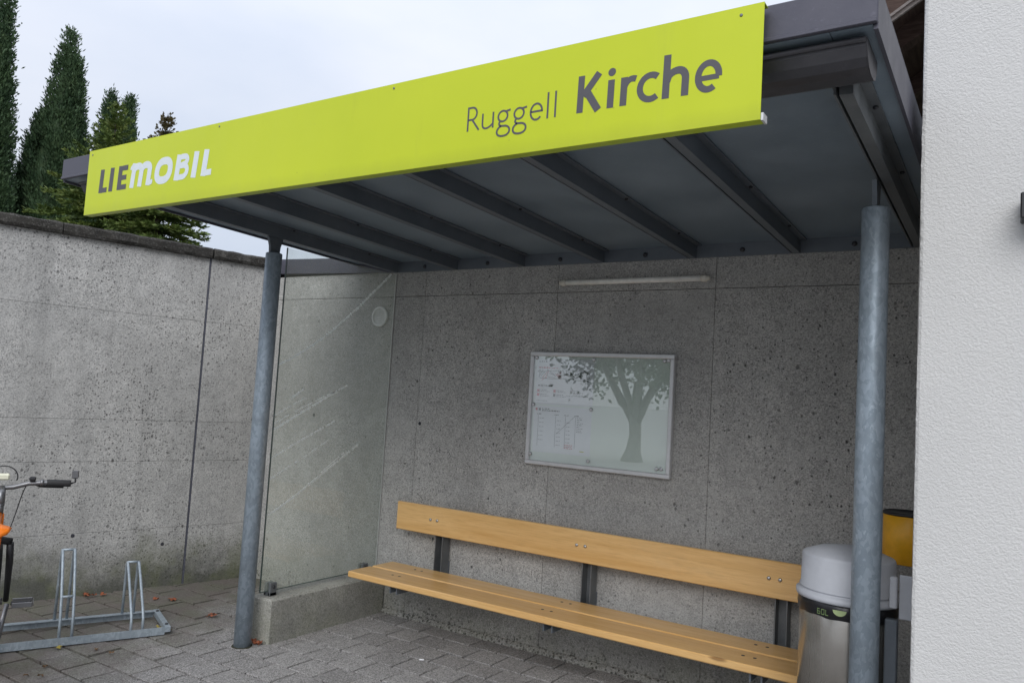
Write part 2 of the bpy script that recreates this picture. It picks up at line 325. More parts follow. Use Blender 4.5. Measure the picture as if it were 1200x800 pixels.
# ------------------------------------------------------------------ mesh helpers
class MB:
    def __init__(s): s.v = []; s.f = []; s.sm = []
    def add(s, vs, fs, smooth=False):
        o = len(s.v); s.v += [tuple(map(float, v)) for v in vs]; s.f += [tuple(i+o for i in f) for f in fs]; s.sm += [smooth]*len(fs); return s
    def box(s, x0, x1, y0, y1, z0, z1, b=0):
        if b <= 0:
            v = [(x, y, z) for x in (x0, x1) for y in (y0, y1) for z in (z0, z1)]
            return s.add(v, [(0, 1, 3, 2), (4, 6, 7, 5), (0, 4, 5, 1), (2, 3, 7, 6), (0, 2, 6, 4), (1, 5, 7, 3)])
        b = min(b, (x1-x0)*.45, (y1-y0)*.45, (z1-z0)*.45)
        vs = []; idx = {}
        for i in (0, 1):
            for j in (0, 1):
                for k in (0, 1):
                    X, Y, Z = (x0, x1)[i], (y0, y1)[j], (z0, z1)[k]; dx, dy, dz = (b, -b)[i], (b, -b)[j], (b, -b)[k]
                    idx[i, j, k] = len(vs); vs += [(X, Y+dy, Z+dz), (X+dx, Y, Z+dz), (X+dx, Y+dy, Z)]
        g = lambda i, j, k, a: idx[i, j, k]+a
        fs = []
        for i in (0, 1):
            q = [g(i, 0, 0, 0), g(i, 1, 0, 0), g(i, 1, 1, 0), g(i, 0, 1, 0)]; fs.append(tuple(q if i else q[::-1]))
            q = [g(0, i, 0, 1), g(0, i, 1, 1), g(1, i, 1, 1), g(1, i, 0, 1)]; fs.append(tuple(q if i else q[::-1]))
            q = [g(0, 0, i, 2), g(1, 0, i, 2), g(1, 1, i, 2), g(0, 1, i, 2)]; fs.append(tuple(q if i else q[::-1]))
        for i in (0, 1):
            for j in (0, 1):
                fs.append((g(i, j, 0, 0), g(i, j, 1, 0), g(i, j, 1, 1), g(i, j, 0, 1)))
                fs.append((g(i, 0, j, 0), g(i, 1, j, 0), g(i, 1, j, 2), g(i, 0, j, 2)))
                fs.append((g(0, i, j, 1), g(1, i, j, 1), g(1, i, j, 2), g(0, i, j, 2)))
                for k in (0, 1): fs.append((g(i, j, k, 0), g(i, j, k, 1), g(i, j, k, 2)))
        return s.add(vs, fs)
    def tube(s, pts, r, n=12, cap=True, closed=False):
        pts = [Vector(p) for p in pts]; m = len(pts); rs = r if hasattr(r, '__len__') else [r]*m
        vs = []; prev = None
        for i, p in enumerate(pts):
            if closed: t = pts[(i+1) % m]-pts[i-1]
            else: t = (pts[min(i+1, m-1)]-pts[max(i-1, 0)])
            t.normalize()
            if prev is None: a = t.orthogonal().normalized()
            else: a = (prev-prev.dot(t)*t); a = a.normalized() if a.length > 1e-6 else t.orthogonal().normalized()
            prev = a; b = t.cross(a)
            for k in range(n):
                an = 2*math.pi*k/n; vs.append(p+(a*math.cos(an)+b*math.sin(an))*rs[i])
        fs = []
        for i in range(m if closed else m-1):
            j = (i+1) % m
            for k in range(n): fs.append((i*n+k, i*n+(k+1) % n, j*n+(k+1) % n, j*n+k))
        s.add(vs, fs, True)
        if cap and not closed:
            o = len(s.v)-len(vs); s.f += [tuple(o+k for k in range(n))[::-1], tuple(o+(m-1)*n+k for k in range(n))]; s.sm += [False, False]
        return s
    def lathe(s, prof, c=(0, 0, 0), n=32, axis='z', smooth=True):
        vs = []; c = Vector(c)
        for r_, h in prof:
            for k in range(n):
                a = 2*math.pi*k/n; x, y = r_*math.cos(a), r_*math.sin(a)
                v = {'z': (x, y, h), 'y': (x, h, y), 'x': (h, x, y)}[axis]; vs.append(c+Vector(v))
        fs = [(i*n+k, i*n+(k+1) % n, (i+1)*n+(k+1) % n, (i+1)*n+k) for i in range(len(prof)-1) for k in range(n)]
        s.add(vs, fs, smooth); o = len(s.v)-len(vs)
        if prof[0][0] > 1e-5: s.f.append(tuple(o+k for k in range(n))[::-1]); s.sm.append(False)
        if prof[-1][0] > 1e-5: s.f.append(tuple(o+(len(prof)-1)*n+k for k in range(n))); s.sm.append(False)
        return s
    def prism(s, poly, a, b, axis='x'):
        # poly in the other two axes
        f = {'x': lambda p, h: (h, p[0], p[1]), 'y': lambda p, h: (p[0], h, p[1]), 'z': lambda p, h: (p[0], p[1], h)}[axis]
        n = len(poly); vs = [f(p, a) for p in poly]+[f(p, b) for p in poly]
        return s.add(vs, [tuple(range(n))[::-1], tuple(range(n, 2*n))]+[(i, (i+1) % n, n+(i+1) % n, n+i) for i in range(n)])
    def ball(s, c, r, n=10, sq=(1, 1, 1)):
        prof = [(max(1e-4, math.sin(math.pi*i/n)), -math.cos(math.pi*i/n)) for i in range(n+1)]
        m = MB().lathe(prof, n=2*n); c = Vector(c)
        return s.add([(c.x+v[0]*r*sq[0], c.y+v[1]*r*sq[1], c.z+v[2]*r*sq[2]) for v in m.v], m.f, True)
    def mesh(s, name):
        me = bpy.data.meshes.new(name); me.from_pydata(s.v, [], s.f); me.validate(); 
        if len(me.polygons) == len(s.sm): me.polygons.foreach_set('use_smooth', s.sm)
        import bmesh
        bm = bmesh.new(); bm.from_mesh(me); bmesh.ops.recalc_face_normals(bm, faces=bm.faces); bm.to_mesh(me); bm.free(); me.update(); return me
    def build(s, name, mat, parent=None, local=False):
        if parent is not None and not local:
            w = WO[parent.name]; s.v = [(x-w[0], y-w[1], z-w[2]) for x, y, z in s.v]
        me = s.mesh(name); me.materials.append(mat); o = bpy.data.objects.new(name, me); COL.objects.link(o)
        if parent is not None: o.parent = parent; WO[o.name] = WO[parent.name]
        else: WO[o.name] = (0, 0, 0)
        return o
WO = {}
def tag(o, label=None, cat=None, group=None, kind=None):
    if label: o['label'] = label
    if cat: o['category'] = cat
    if group: o['group'] = group
    if kind: o['kind'] = kind
    return o
def thing(name, label, cat, loc=(0, 0, 0), rz=0, group=None):
    o = bpy.data.objects.new(name, None); COL.objects.link(o); o.location = loc; o.rotation_euler = (0, 0, rz); o.empty_display_size = .1
    WO[o.name] = tuple(loc); return tag(o, label, cat, group)
def copy_tree(o, parent=None):
    c = o.copy(); COL.objects.link(c); c.parent = parent; WO[c.name] = (0, 0, 0)
    for ch in list(o.children): copy_tree(ch, c)
    return c
def quads(name, V, mat, parent):
    V = np.asarray(V, dtype=np.float32); n = len(V); w = np.array(WO[parent.name], dtype=np.float32)
    me = bpy.data.meshes.new(name); me.vertices.add(n*4); me.vertices.foreach_set('co', (V-w).reshape(-1))
    me.loops.add(n*4); me.loops.foreach_set('vertex_index', np.arange(n*4, dtype=np.int32))
    me.polygons.add(n); me.polygons.foreach_set('loop_start', np.arange(0, n*4, 4, dtype=np.int32)); me.update(calc_edges=True)
    me.materials.append(mat); o = bpy.data.objects.new(name, me); COL.objects.link(o); o.parent = parent; WO[o.name] = WO[parent.name]; return o

# ------------------------------------------------------------------ ground, road, pavement
g = MB().add([(-400, -400, -.10), (400, -400, -.10), (400, 400, -.10), (-400, 400, -.10)], [(0, 1, 2, 3)]).build('ground', M['ground']); tag(g, kind='structure')
g = MB().add([(-390, -390, -.09), (390, -390, -.09), (390, -7.0, -.09), (-390, -7.0, -.09)], [(0, 1, 2, 3)]).build('forecourt', M['asphalt']); tag(g, kind='structure')
pave = MB().add([(-3.9, -7, -.026), (10, -7, -.026), (10, .1, -.026), (-2.03, .1, -.026)], [(0, 1, 2, 3)]).build('pavement', M['soil']); tag(pave, kind='structure')
PITCH = .2085
variants = []
for k in range(8):
    t = [random.uniform(-.0016, .0016) for _ in range(4)]
    b = MB().box(-.0985, .0985, -.0968, .0968, -.06, 0, .0022)
    b.v = [(x+random.uniform(-.0012, .0012), y+random.uniform(-.0012, .0012), z+(t[0]*x/.1+t[1]*y/.1 if z > -.02 else 0)) for x, y, z in b.v]
    me = b.mesh('paver'); me.materials.append(M['paver']); variants.append(me)
def px(p):
    d = Vector(p)-CAM; z = d.dot(fw)
    if z < .2: return None
    return 600+914.6*d.dot(rt)/z, 400-914.6*d.dot(up)/z
cells = []
row = 0; y = -.0885
while y > -7:
    off = (0 if row % 2 == 0 else PITCH/2)
    for i in range(-32, 48):
        x = i*PITCH+off+.029
        lx = -2.047+y*.2538            # face of the left wall at this y
        if x < lx-.10 or x > 9.9: continue
        if x > 3.02 and y > -1.58: continue
        q = px((x, y, 0)); vis = q is not None and -25 < q[0] < 1225 and q[1] < 822
        cells.append((vis, -abs((Vector((x, y, 0))-CAM).length), x, y))
    row += 1; y -= PITCH
vis = sorted([c for c in cells if c[0]], key=lambda c: -c[1])
single = vis[:296]; rest = vis[296:]+[c for c in cells if not c[0]]
for _, _, x, y in single:
    o = bpy.data.objects.new('paver', random.choice(variants)); COL.objects.link(o); o.parent = pave
    zz = random.uniform(-.0025, .0015)
    if x < -1.0: zz += random.uniform(-.004, .002)
    o.location = (x, y, zz); o.rotation_euler = (0, 0, random.choice((0, math.pi))+random.uniform(-.008, .008))
b = MB()
for _, _, x, y in rest:
    b.box(x-.0985, x+.0985, y-.0968, y+.0968, -.06, random.uniform(-.002, .001), .0022)
tag(b.build('paver_field', M['paver'], pave), kind='stuff')

# ------------------------------------------------------------------ left concrete wall
A = R(75.757+180); ORG = (-2.047, 0, 0)
lw = thing('concrete_wall', 'weathered grey concrete wall with dark coping behind the bicycle rack', 'wall', ORG, A)
LEN = 6.4; TH = .25; JT = .547
MB().box(-.30, LEN, -TH, -.030, -.1, 2.56).build('core', M['joint'], lw, True)
zl = [-.05, .444, .955, 1.262, 2.06, 2.572]
cols = [(-.02, JT-.009), (JT+.009, 3.35), (3.354, LEN)]
for ci, (a, c) in enumerate(cols):
    for k in range(5):
        MB().box(a, c, -.035, random.uniform(-.0006, .0006), zl[k]+(.0008 if k else 0), zl[k+1]-.0008, .0016).build('concrete_panel', M['conc_left'], lw, True)
vs = []
for i in range(131):
    z = -.05+2.62*i/130; w0 = JT-.0075+mnoise.noise((z*14, 0, 0))*.003; w1 = JT+.0075+mnoise.noise((z*16, 5, 0))*.003
    vs += [(w0-.004, -.012, z), (w0, -.002+mnoise.noise((z*20, 3, 0))*.003, z), (w1, -.003+mnoise.noise((z*20, 8, 0))*.003, z), (w1+.004, -.012, z)]
MB().add(vs, [(i*4+j, i*4+j+1, i*4+5+j, i*4+4+j) for i in range(130) for j in range(3)]).build('expansion_joint', M['joint_paste'], lw, True)
def coping(x0, x1):
    n = int((x1-x0)/.05); vs = []; fs = []
    prof = [(-TH-.03, 2.572), (.034, 2.572), (.042, 2.592), (.040, 2.635), (.02, 2.650), (-TH-.03, 2.655)]
    for i in range(n+1):
        x = x0+(x1-x0)*i/n
        for j, (yy, z) in enumerate(prof):
            a = mnoise.noise((x*9, j*3.1, 1.7))*.010+mnoise.noise((x*31, j*2.3, 4.7))*.006
            vs.append((x, yy+a, z+mnoise.noise((x*13, j*5.1, 9))*.009+(0.003 if j > 2 else -.002)))
    m = len(prof)
    for i in range(n):
        for j in range(m): fs.append((i*m+j, i*m+(j+1) % m, (i+1)*m+(j+1) % m, (i+1)*m+j))
    fs += [tuple(range(m)), tuple(n*m+j for j in range(m))]
    return MB().add(vs, fs)
for xx, zz in ((.73, .32), (1.36, .43)):
    MB().lathe([(.013, .0012), (.011, .0016), (.001, .0014)], (xx, 0, zz), 14, 'y').build('tie_hole', M['joint'], lw, True)
for a, c in ((-.29, JT-.012), (JT+.004, 1.62), (1.626, 3.4), (3.41, LEN)):
    coping(a, c).build('coping_slab', M['coping'], lw, True)

# ------------------------------------------------------------------ back concrete wall
bw = thing('concrete_wall', 'pitted concrete back wall behind the wooden bench under the canopy', 'wall', (.5, 0, 0))
MB().box(-2.3, 2.98, .030, .22, -.1, 2.49).build('core', M['joint'], bw)
xs = [-2.08, -.372, .745, 1.802, 2.90, 2.985]
for i in range(5):
    for z0, z1 in ((-.05, 2.3035), (2.3065, 2.495)):
        MB().box(xs[i]+.0010, xs[i+1]-.0010, random.uniform(-.0005, .0005), .034, z0, z1, .0018).build('concrete_panel', M['conc_back'], bw)
for xx, zz in ((-1.435, 1.369), (-.343, 1.375)):
    MB().lathe([(.013, -.0012), (.011, -.0016), (.001, -.0014)], (xx, 0, zz), 14, 'y').build('tie_hole', M['joint'], bw)
n = 90; vs = []
for i in range(n+1):
    x = -.56+(2.99+.56)*i/n; a = mnoise.noise((x*6, 2, 0))*.007
    vs += [(x, -.030+a, -.01), (x, -.028+a, .018+mnoise.noise((x*9, 0, 3))*.006), (x, -.012+a*.5, .032+mnoise.noise((x*11, 5, 3))*.007), (x, .002, .036)]
MB().add(vs, [(i*4+j, i*4+j+1, i*4+5+j, i*4+4+j) for i in range(n) for j in range(3)]).build('footing', M['conc_back'], bw)
cap = MB().add([(-2.10, -.02, 2.528), (-.66, -.02, 2.487), (-.66, -.02, 2.605), (-2.10, -.02, 2.652), (-2.10, .26, 2.528), (-.66, .26, 2.487), (-.66, .26, 2.605), (-2.10, .26, 2.652)],
    [(0, 1, 2, 3), (5, 4, 7, 6), (3, 2, 6, 7), (0, 4, 5, 1), (0, 3, 7, 4), (1, 5, 6, 2)]).build('metal_capping', M['fascia'], bw)

# ------------------------------------------------------------------ shelter roof on its posts
SL = .0269
zs = lambda y: 2.565-SL*y
zb = lambda y: 2.485-SL*y
sh = thing('bus_shelter', 'dark steel bus shelter canopy on two galvanised round posts', 'shelter', (1.0, -1.16, 0))
X0, X1, YF = -1.063, 2.97, -2.29
# soffit sheets between the beams, roof body above
bx = [-.665, -.105, .461, 1.055, 1.658, 2.251, 2.850]
edges = [X0+.012]+bx+[X1-.012]
for i in range(len(edges)-1):
    a, c = edges[i]+.001, edges[i+1]-.001
    MB().add([(a, YF+.012, zs(YF)), (c, YF+.012, zs(YF)), (c, -.002, zs(0)), (a, -.002, zs(0)), (a, YF+.012, zs(YF)+.02), (c, YF+.012, zs(YF)+.02), (c, -.002, zs(0)+.02), (a, -.002, zs(0)+.02)],
        [(0, 3, 2, 1), (4, 5, 6, 7), (0, 1, 5, 4), (1, 2, 6, 5), (2, 3, 7, 6), (3, 0, 4, 7)]).build('soffit_panel', M['soffit'], sh)
MB().box(X0+.014, X1-.014, YF+.014, .1, 2.66, 2.728).build('roof_deck', M['fascia'], sh)
MB().box(X0, X1, YF, YF+.011, 2.627, 2.736, .003).box(X0+.002, X1-.002, YF-.006, YF-.0002, 2.627, 2.640, .002).build('front_fascia', M['fascia'], sh)
def side_fascia(xa, xb):
    m = MB(); m.add([(xa, YF+.0115, 2.614), (xb, YF+.0115, 2.614), (xb, -.001, 2.552), (xa, -.001, 2.552), (xa, YF+.0115, 2.736), (xb, YF+.0115, 2.736), (xb, -.001, 2.736), (xa, -.001, 2.736)],
        [(0, 3, 2, 1), (4, 5, 6, 7), (0, 1, 5, 4), (1, 2, 6, 5), (2, 3, 7, 6), (3, 0, 4, 7)]); return m
side_fascia(X1-.011, X1).build('side_fascia', M['fascia'], sh); side_fascia(X0, X0+.011).build('side_fascia', M['fascia'], sh)
MB().box(X0, X1, YF+.012, .12, 2.737, 2.741).build('roof_cover', M['fascia'], sh)
# I-section beams
def beam(x):
    m = MB(); y0, y1 = -2.05, -.016
    def slab(xa, xb, da, db):
        m.add([(xa, y0, zb(y0)+da), (xb, y0, zb(y0)+da), (xb, y1, zb(y1)+da), (xa, y1, zb(y1)+da), (xa, y0, zb(y0)+db), (xb, y0, zb(y0)+db), (xb, y1, zb(y1)+db), (xa, y1, zb(y1)+db)],
          [(0, 3, 2, 1), (4, 5, 6, 7), (0, 1, 5, 4), (1, 2, 6, 5), (2, 3, 7, 6), (3, 0, 4, 7)])
    slab(x-.014, x+.024, 0, .0718); slab(x-.030, x-.024, .003, .0718); slab(x-.056, x+.056, .072, .0785)
    return m
for i, x in enumerate(bx):
    bo = beam(x).build('roof_beam', M['steel'] if i < 6 else M['steel_worn'], sh)
    for yy in (-.35, -1.05, -1.75):
        for sx in (-.041, .041):
            MB().lathe([(.0085, 0), (.0085, -.006), (.004, -.009)], (x+sx, yy, zb(yy)+.0715), 8).build('bolt', M['bolt_dark'], bo)
wa = MB().box(-.70, X1-.02, -.013, -.002, 2.487, 2.569, .001).build('wall_angle', M['steel'], sh)
for i in range(6):
    xx = (bx[i]+bx[i+1])/2
    MB().lathe([(.014, -.013), (.014, -.021), (.006, -.026)], (xx, 0, 2.522), 8, 'y').build('bolt', M['bolt_dark'], wa)
# gutter
outer = [(-2.246, 2.612), (-2.240, 2.592), (-2.226, 2.566), (-2.205, 2.547), (-2.175, 2.539), (-2.125, 2.538), (-2.095, 2.548), (-2.075, 2.575), (-2.066, 2.612)]
m = MB(); ng = len(outer); xa, xb = -.95, 2.935
vs = [(x, p[0], p[1]) for x in (xa, xb) for p in outer]+[(x, p[0]+.003*(1 if p[0] < -2.155 else -1), p[1]+.004) for x in (xa, xb) for p in outer]
fs = [(i, i+1, ng+i+1, ng+i) for i in range(ng-1)]+[(2*ng+i+1, 2*ng+i, 3*ng+i, 3*ng+i+1) for i in range(ng-1)]+[(i, 2*ng+i, 2*ng+i+1, i+1) for i in range(ng-1)]+[(ng+i+1, 3*ng+i+1, 3*ng+i, ng+i) for i in range(ng-1)]
gut = m.add(vs, fs, False).build('gutter', M['gutter'], sh)
MB().tube([(xa, -2.248, 2.606), (xb+.001, -2.248, 2.606)], .008, 8).build('gutter_bead', M['gutter'], gut)
MB().prism(outer, xb+.0005, xb+.004, 'x').build('gutter_end_cap', M['gutter'], gut)
# posts
for (x, rr, lab) in ((-.6626, .051, None), (2.8145, .051, None)):
    po = MB().lathe([(rr, -.05), (rr, 2.412), (rr-.004, 2.417), (.001, 2.4172)], (x, -1.1615, 0), 40).build('post', M['galv'], sh)
    hp = zb(-1.1615)
    MB().prism([(-1.1615-.036, 2.415), (-1.1615+.036, 2.415), (-1.1615+.040, 2.46), (-1.1615+.058, hp), (-1.1615-.058, hp), (-1.1615-.040, 2.46)], x-.009, x+.009, 'x').build('bracket_plate', M['steel'], po)
    MB().lathe([(rr+.012, -.012), (rr+.010, .0015), (rr, .002)], (x, -1.1615, 0), 32).build('base_gap', M['soil'], po)

# ------------------------------------------------------------------ station sign
SY = -2.341; SX0, SX1, SZ0, SZ1 = -.703, 2.691, 2.391, 2.722
sg = thing('station_sign', 'long lime green stop name sign along the canopy front edge', 'sign', (.99, SY, SZ0))
pn = MB().box(SX0, SX1, SY, SY+.003, SZ0, SZ1).build('sign_panel', M['lime'], sg)
MB().box(SX0, SX1-.001, SY+.0032, SY+.040, SZ0+.0005, SZ0+.0035).build('lower_lip', M['lime_edge'], pn)
MB().box(SX0, SX1, SY+.0032, SY+.036, SZ1-.003, SZ1-.0002).build('upper_lip', M['lime_edge'], pn)
MB().box(SX1+.0005, SX1+.007, SY+.0036, SY+.042, SZ0-.001, SZ0+.020).build('end_clip', M['alu'], pn)
for xx in (-.1, 1.0, 2.2): MB().box(xx-.02, xx+.02, SY+.0405, YF-.0065, SZ0+.25, SZ0+.30).build('mounting_bracket', M['steel'], sg)
for xx, zz in ((-.672, 2.700), (.34, 2.705), (1.35, 2.705), (2.628, 2.697)):
    MB().lathe([(.0045, -.0002), (.0045, -.0015), (.002, -.002)], (xx, SY, zz), 8, 'y').build('screw', M['steel_worn'], sg)
# lettering: flat strokes printed on the panel
class Ink:
    def __init__(s): s.m = MB(); s.k = 0; s.sh = 0; s.z0 = 2.493
    def fix(s, p): return (p[0]+s.sh*(p[1]-s.z0), p[1])
    def rib(s, pts, w, closed=False, w2=None):
        s.k += 1; yy = SY-.0004-.00012*s.k; pts = [Vector(s.fix(p)) for p in pts]; n = len(pts); vs = []
        for i, p in enumerate(pts):
            if closed: a, c = pts[i-1], pts[(i+1) % n]
            else: a, c = pts[max(0, i-1)], pts[min(n-1, i+1)]
            d1 = (p-a).normalized() if (p-a).length > 1e-9 else (c-p).normalized(); d2 = (c-p).normalized() if (c-p).length > 1e-9 else d1
            nn = Vector((-(d1+d2).y, (d1+d2).x)).normalized(); k = 1/max(.5, nn.dot(Vector((-d1.y, d1.x))))
            ww = w if w2 is None else w+(w2-w)*i/(n-1)
            for sg_ in (1, -1): q = p+nn*(sg_*ww/2*k); vs.append((q.x, yy, q.y))
        fs = [(2*i, 2*i+1, 2*i+3, 2*i+2) for i in range(n-1)]
        if closed: fs.append((2*n-2, 2*n-1, 1, 0))
        s.m.add(vs, fs); return s
    def poly(s, pts):
        s.k += 1; yy = SY-.0004-.00012*s.k; pts = [s.fix(p) for p in pts]
        s.m.add([(p[0], yy, p[1]) for p in pts], [tuple(range(len(pts)))]); return s
    def done(s, mat):
        s.m.build('letter', mat, sg)
def ell(cx, cz, rx, rz, a0, a1, n=24, e=1.0):
    o = []
    for i in range(n+1):
        a = R(a0+(a1-a0)*i/n); c_, s_ = math.cos(a), math.sin(a)
        o.append((cx+rx*math.copysign(abs(c_)**e, c_), cz+rz*math.copysign(abs(s_)**e, s_)))
    return o
def bez(p0, p1, p2, p3, n=12):
    o = []
    for i in range(n+1):
        t = i/n; u = 1-t; o.append(tuple(u**3*a+3*u*u*t*b_+3*u*t*t*c_+t**3*d for a, b_, c_, d in zip(p0, p1, p2, p3)))
    return o
B0 = 2.493; H = .119; W_ = .034
D, Wt = M['print_dark'], M['print_white']
def glyph(sh_, mat, *ops):
    k = Ink(); k.sh = sh_
    for op in ops: getattr(k, op[0])(*op[1:])
    k.done(mat)
glyph(.05, D, ('rib', [(-.569, B0), (-.569, B0+H)], W_), ('rib', [(-.553, B0+.0125), (-.514, B0+.0125)], .025))
glyph(.05, D, ('rib', [(-.481, B0), (-.481, B0+H)], W_))
glyph(.05, D, ('rib', [(-.408, B0), (-.408, B0+H)], W_), ('rib', [(-.392, B0+.0125), (-.346, B0+.0125)], .025), ('rib', [(-.392, B0+.0595), (-.352, B0+.0595)], .024), ('rib', [(-.392, B0+H-.0125), (-.346, B0+H-.0125)], .025))
sW = .12
glyph(sW, Wt, ('rib', [(-.2985, B0), (-.2985, B0+H)], .034), ('poly', [(-.3157, B0+H-.001), (-.3295, B0+H-.016), (-.3295, B0+H-.030), (-.3157, B0+H-.030)]),
    ('rib', ell(-.2660, B0+.078, .0325, .0235, 180, 0, 16)+[(-.2335, B0)], .034), ('rib', ell(-.1995, B0+.078, .0335, .0235, 180, 0, 16)+[(-.1660, B0)], .034),
    ('poly', [(-.1492, B0), (-.1350, B0+.002), (-.1300, B0+.010), (-.1320, B0+.026), (-.1492, B0+.024)]))
glyph(sW, Wt, ('rib', ell(-.054, B0+.058, .0505, .0455, 0, 360, 40, .82)[:-1], .036, True))
glyph(sW, Wt, ('rib', [(.0545, B0), (.0545, B0+H)], .035), ('rib', [(.07, B0+H-.0125), (.092, B0+H-.0125)]+ell(.094, B0+.089, .025, .0175, 80, -80, 14)+[(.07, B0+.066)], .026),
    ('rib', [(.07, B0+.0655), (.094, B0+.0655)]+ell(.098, B0+.039, .030, .0265, 80, -80, 14)+[(.07, B0+.0125)], .026))
glyph(sW, Wt, ('rib', [(.182, B0), (.182, B0+H)], .036))
glyph(sW, Wt, ('rib', [(.253, B0), (.253, B0+H)], .036), ('rib', [(.27, B0+.0135), (.308, B0+.0135)], .027))
w = .0068
glyph(0, D, ('rib', [(1.7005, B0), (1.7005, B0+.0815), (1.715, B0+.0815)]+ell(1.717, B0+.0605, .019, .021, 88, -88, 16)+[(1.7025, B0+.0395)], w), ('rib', [(1.718, B0+.039), (1.7475, B0)], w))
glyph(0, D, ('rib', [(1.7615, B0+.054), (1.7615, B0+.022)]+bez((1.7615, B0+.018), (1.7615, B0-.004), (1.786, B0-.004), (1.8045, B0+.016), 12), w), ('rib', [(1.8045, B0+.054), (1.8045, B0)], w))
for ox in (0, .0635):
    glyph(0, D, ('rib', ell(1.8435+ox, B0+.0335, .0185, .018, 0, 360, 28)[:-1], w, True), ('rib', [(1.854+ox, B0+.0485), (1.873+ox, B0+.0515)], w),
        ('rib', bez((1.835+ox, B0+.0175), (1.826+ox, B0+.010), (1.828+ox, B0+.0005), (1.846+ox, B0), 10)+bez((1.85+ox, B0), (1.880+ox, B0-.001), (1.880+ox, B0-.034), (1.848+ox, B0-.034), 14)+bez((1.844+ox, B0-.034), (1.814+ox, B0-.033), (1.818+ox, B0-.006), (1.838+ox, B0), 12), w))
glyph(0, D, ('rib', [(1.9525, B0+.030), (1.9945, B0+.030)]+ell(1.973, B0+.029, .0215, .0265, 4, 318, 32), w))
for ox in (2.0155, 2.0435): glyph(0, D, ('rib', [(ox, B0), (ox, B0+.0865)], w))
w = .0222
glyph(.02, D, ('rib', [(2.1315, B0), (2.1315, B0+.118)], w), ('rib', [(2.141, B0+.052), (2.1925, B0+.118)], .023), ('rib', [(2.150, B0+.069), (2.1955, B0)], .024))
glyph(.02, D, ('rib', [(2.2355, B0), (2.2355, B0+.088)], w), ('poly', ell(2.2355, B0+.112, .0128, .0128, 0, 345, 23)))
glyph(.02, D, ('rib', [(2.2785, B0), (2.2785, B0+.088)], w), ('rib', bez((2.2790, B0+.050), (2.284, B0+.078), (2.300, B0+.084), (2.317, B0+.0775), 12), .019))
glyph(.02, D, ('rib', ell(2.365, B0+.0435, .034, .0365, 52, 308, 30), .0195, False))
glyph(.02, D, ('rib', [(2.4135, B0), (2.4135, B0+.131)], w), ('rib', [(2.415, B0+.050)]+bez((2.420, B0+.066), (2.434, B0+.084), (2.470, B0+.088), (2.472, B0+.054), 16)+[(2.472, B0)], w))
glyph(.02, D, ('rib', [(2.513, B0+.041), (2.571, B0+.041)], .0155), ('rib', ell(2.540, B0+.0455, .0300, .0385, -6, 305, 34), .0190))

# ------------------------------------------------------------------ glass screen on its low concrete wall
pw = MB().box(-.748, -.564, -1.053, -.003, -.05, .269, .012)
for i in range(1): pass
pl_o = pw.build('low_wall', M['conc_low']); tag(pl_o, 'low concrete plinth wall carrying the glass screen beside the bench', 'wall')
gs = thing('glass_screen', 'clear glass side screen standing on the low plinth wall', 'glass screen', (-.664, -.53, .27))
GX = -.664
gp = MB().add([(GX, -1.055, .300), (GX, -.008, .300), (GX, -.008, 2.474), (GX, -1.055, 2.474)], [(0, 1, 2, 3)]).build('pane', M['glass'], gs)
MB().box(GX-.005, GX+.005, -1.0590, -1.0552, .300, 2.474).build('pane_edge', M['glass_edge'], gp)
MB().box(GX-.005, GX+.005, -1.0550, -.008, .2955, .2998).build('pane_edge', M['glass_edge'], gp)
MB().box(GX-.005, GX+.005, -.0078, -.002, .300, 2.474).build('pane_edge', M['glass_seal'], gp)
for yy in (-.974, -.143):
    cl = MB().box(GX-.028, GX-.007, yy-.028, yy+.028, .2692, .350, .004).box(GX+.007, GX+.028, yy-.028, yy+.028, .2692, .350, .004).box(GX-.028, GX+.028, yy-.028, yy+.028, .2692, .292, .003).build('clamp', M['steel_worn'], gs)
    MB().lathe([(.010, .028), (.010, .033), (.004, .036)], (GX, yy, .325), 10, 'x').build('bolt', M['bolt_dark'], cl)
STRK = MB()  # pale streaks drawn as flat ribbons just off the pane
def pane_streak(pts, w=.0045, dash=None, jit=.004):
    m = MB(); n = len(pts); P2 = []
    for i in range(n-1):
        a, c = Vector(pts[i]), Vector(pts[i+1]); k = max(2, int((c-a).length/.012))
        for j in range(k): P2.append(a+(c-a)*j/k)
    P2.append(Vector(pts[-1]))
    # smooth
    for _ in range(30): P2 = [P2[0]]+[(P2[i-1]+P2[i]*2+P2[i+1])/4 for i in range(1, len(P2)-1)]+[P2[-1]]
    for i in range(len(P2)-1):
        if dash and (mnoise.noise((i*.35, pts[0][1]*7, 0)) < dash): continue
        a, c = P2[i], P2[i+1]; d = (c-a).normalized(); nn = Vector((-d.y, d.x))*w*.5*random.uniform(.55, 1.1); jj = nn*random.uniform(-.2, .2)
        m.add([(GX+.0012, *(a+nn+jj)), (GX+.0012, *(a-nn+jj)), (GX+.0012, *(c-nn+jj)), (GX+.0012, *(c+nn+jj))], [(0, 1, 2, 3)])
    STRK.v += [(x, y, z) for x, y, z in m.v] if False else []; o_ = len(STRK.v); STRK.v += m.v; STRK.f += [tuple(i+o_ for i in f) for f in m.f]; STRK.sm += m.sm
pane_streak([(-1.052, 1.722), (-.93, 1.78), (-.684, 1.932), (-.381, 2.176), (-.06, 2.468)], 0.0171, -0.71)
pane_streak([(-1.05, 1.31), (-.856, 1.41), (-.527, 1.574)], 0.0185, -0.48)
pane_streak([(-1.05, 1.13), (-.872, 1.216), (-.53, 1.368)], 0.0156, -0.41)
pane_streak([(-1.05, .77), (-.871, .858), (-.477, 1.091), (-.28, 1.206)], 0.0171, -0.46)
pane_streak([(-1.05, 1.00), (-.80, 1.12), (-.55, 1.25)], 0.0113, -0.24)
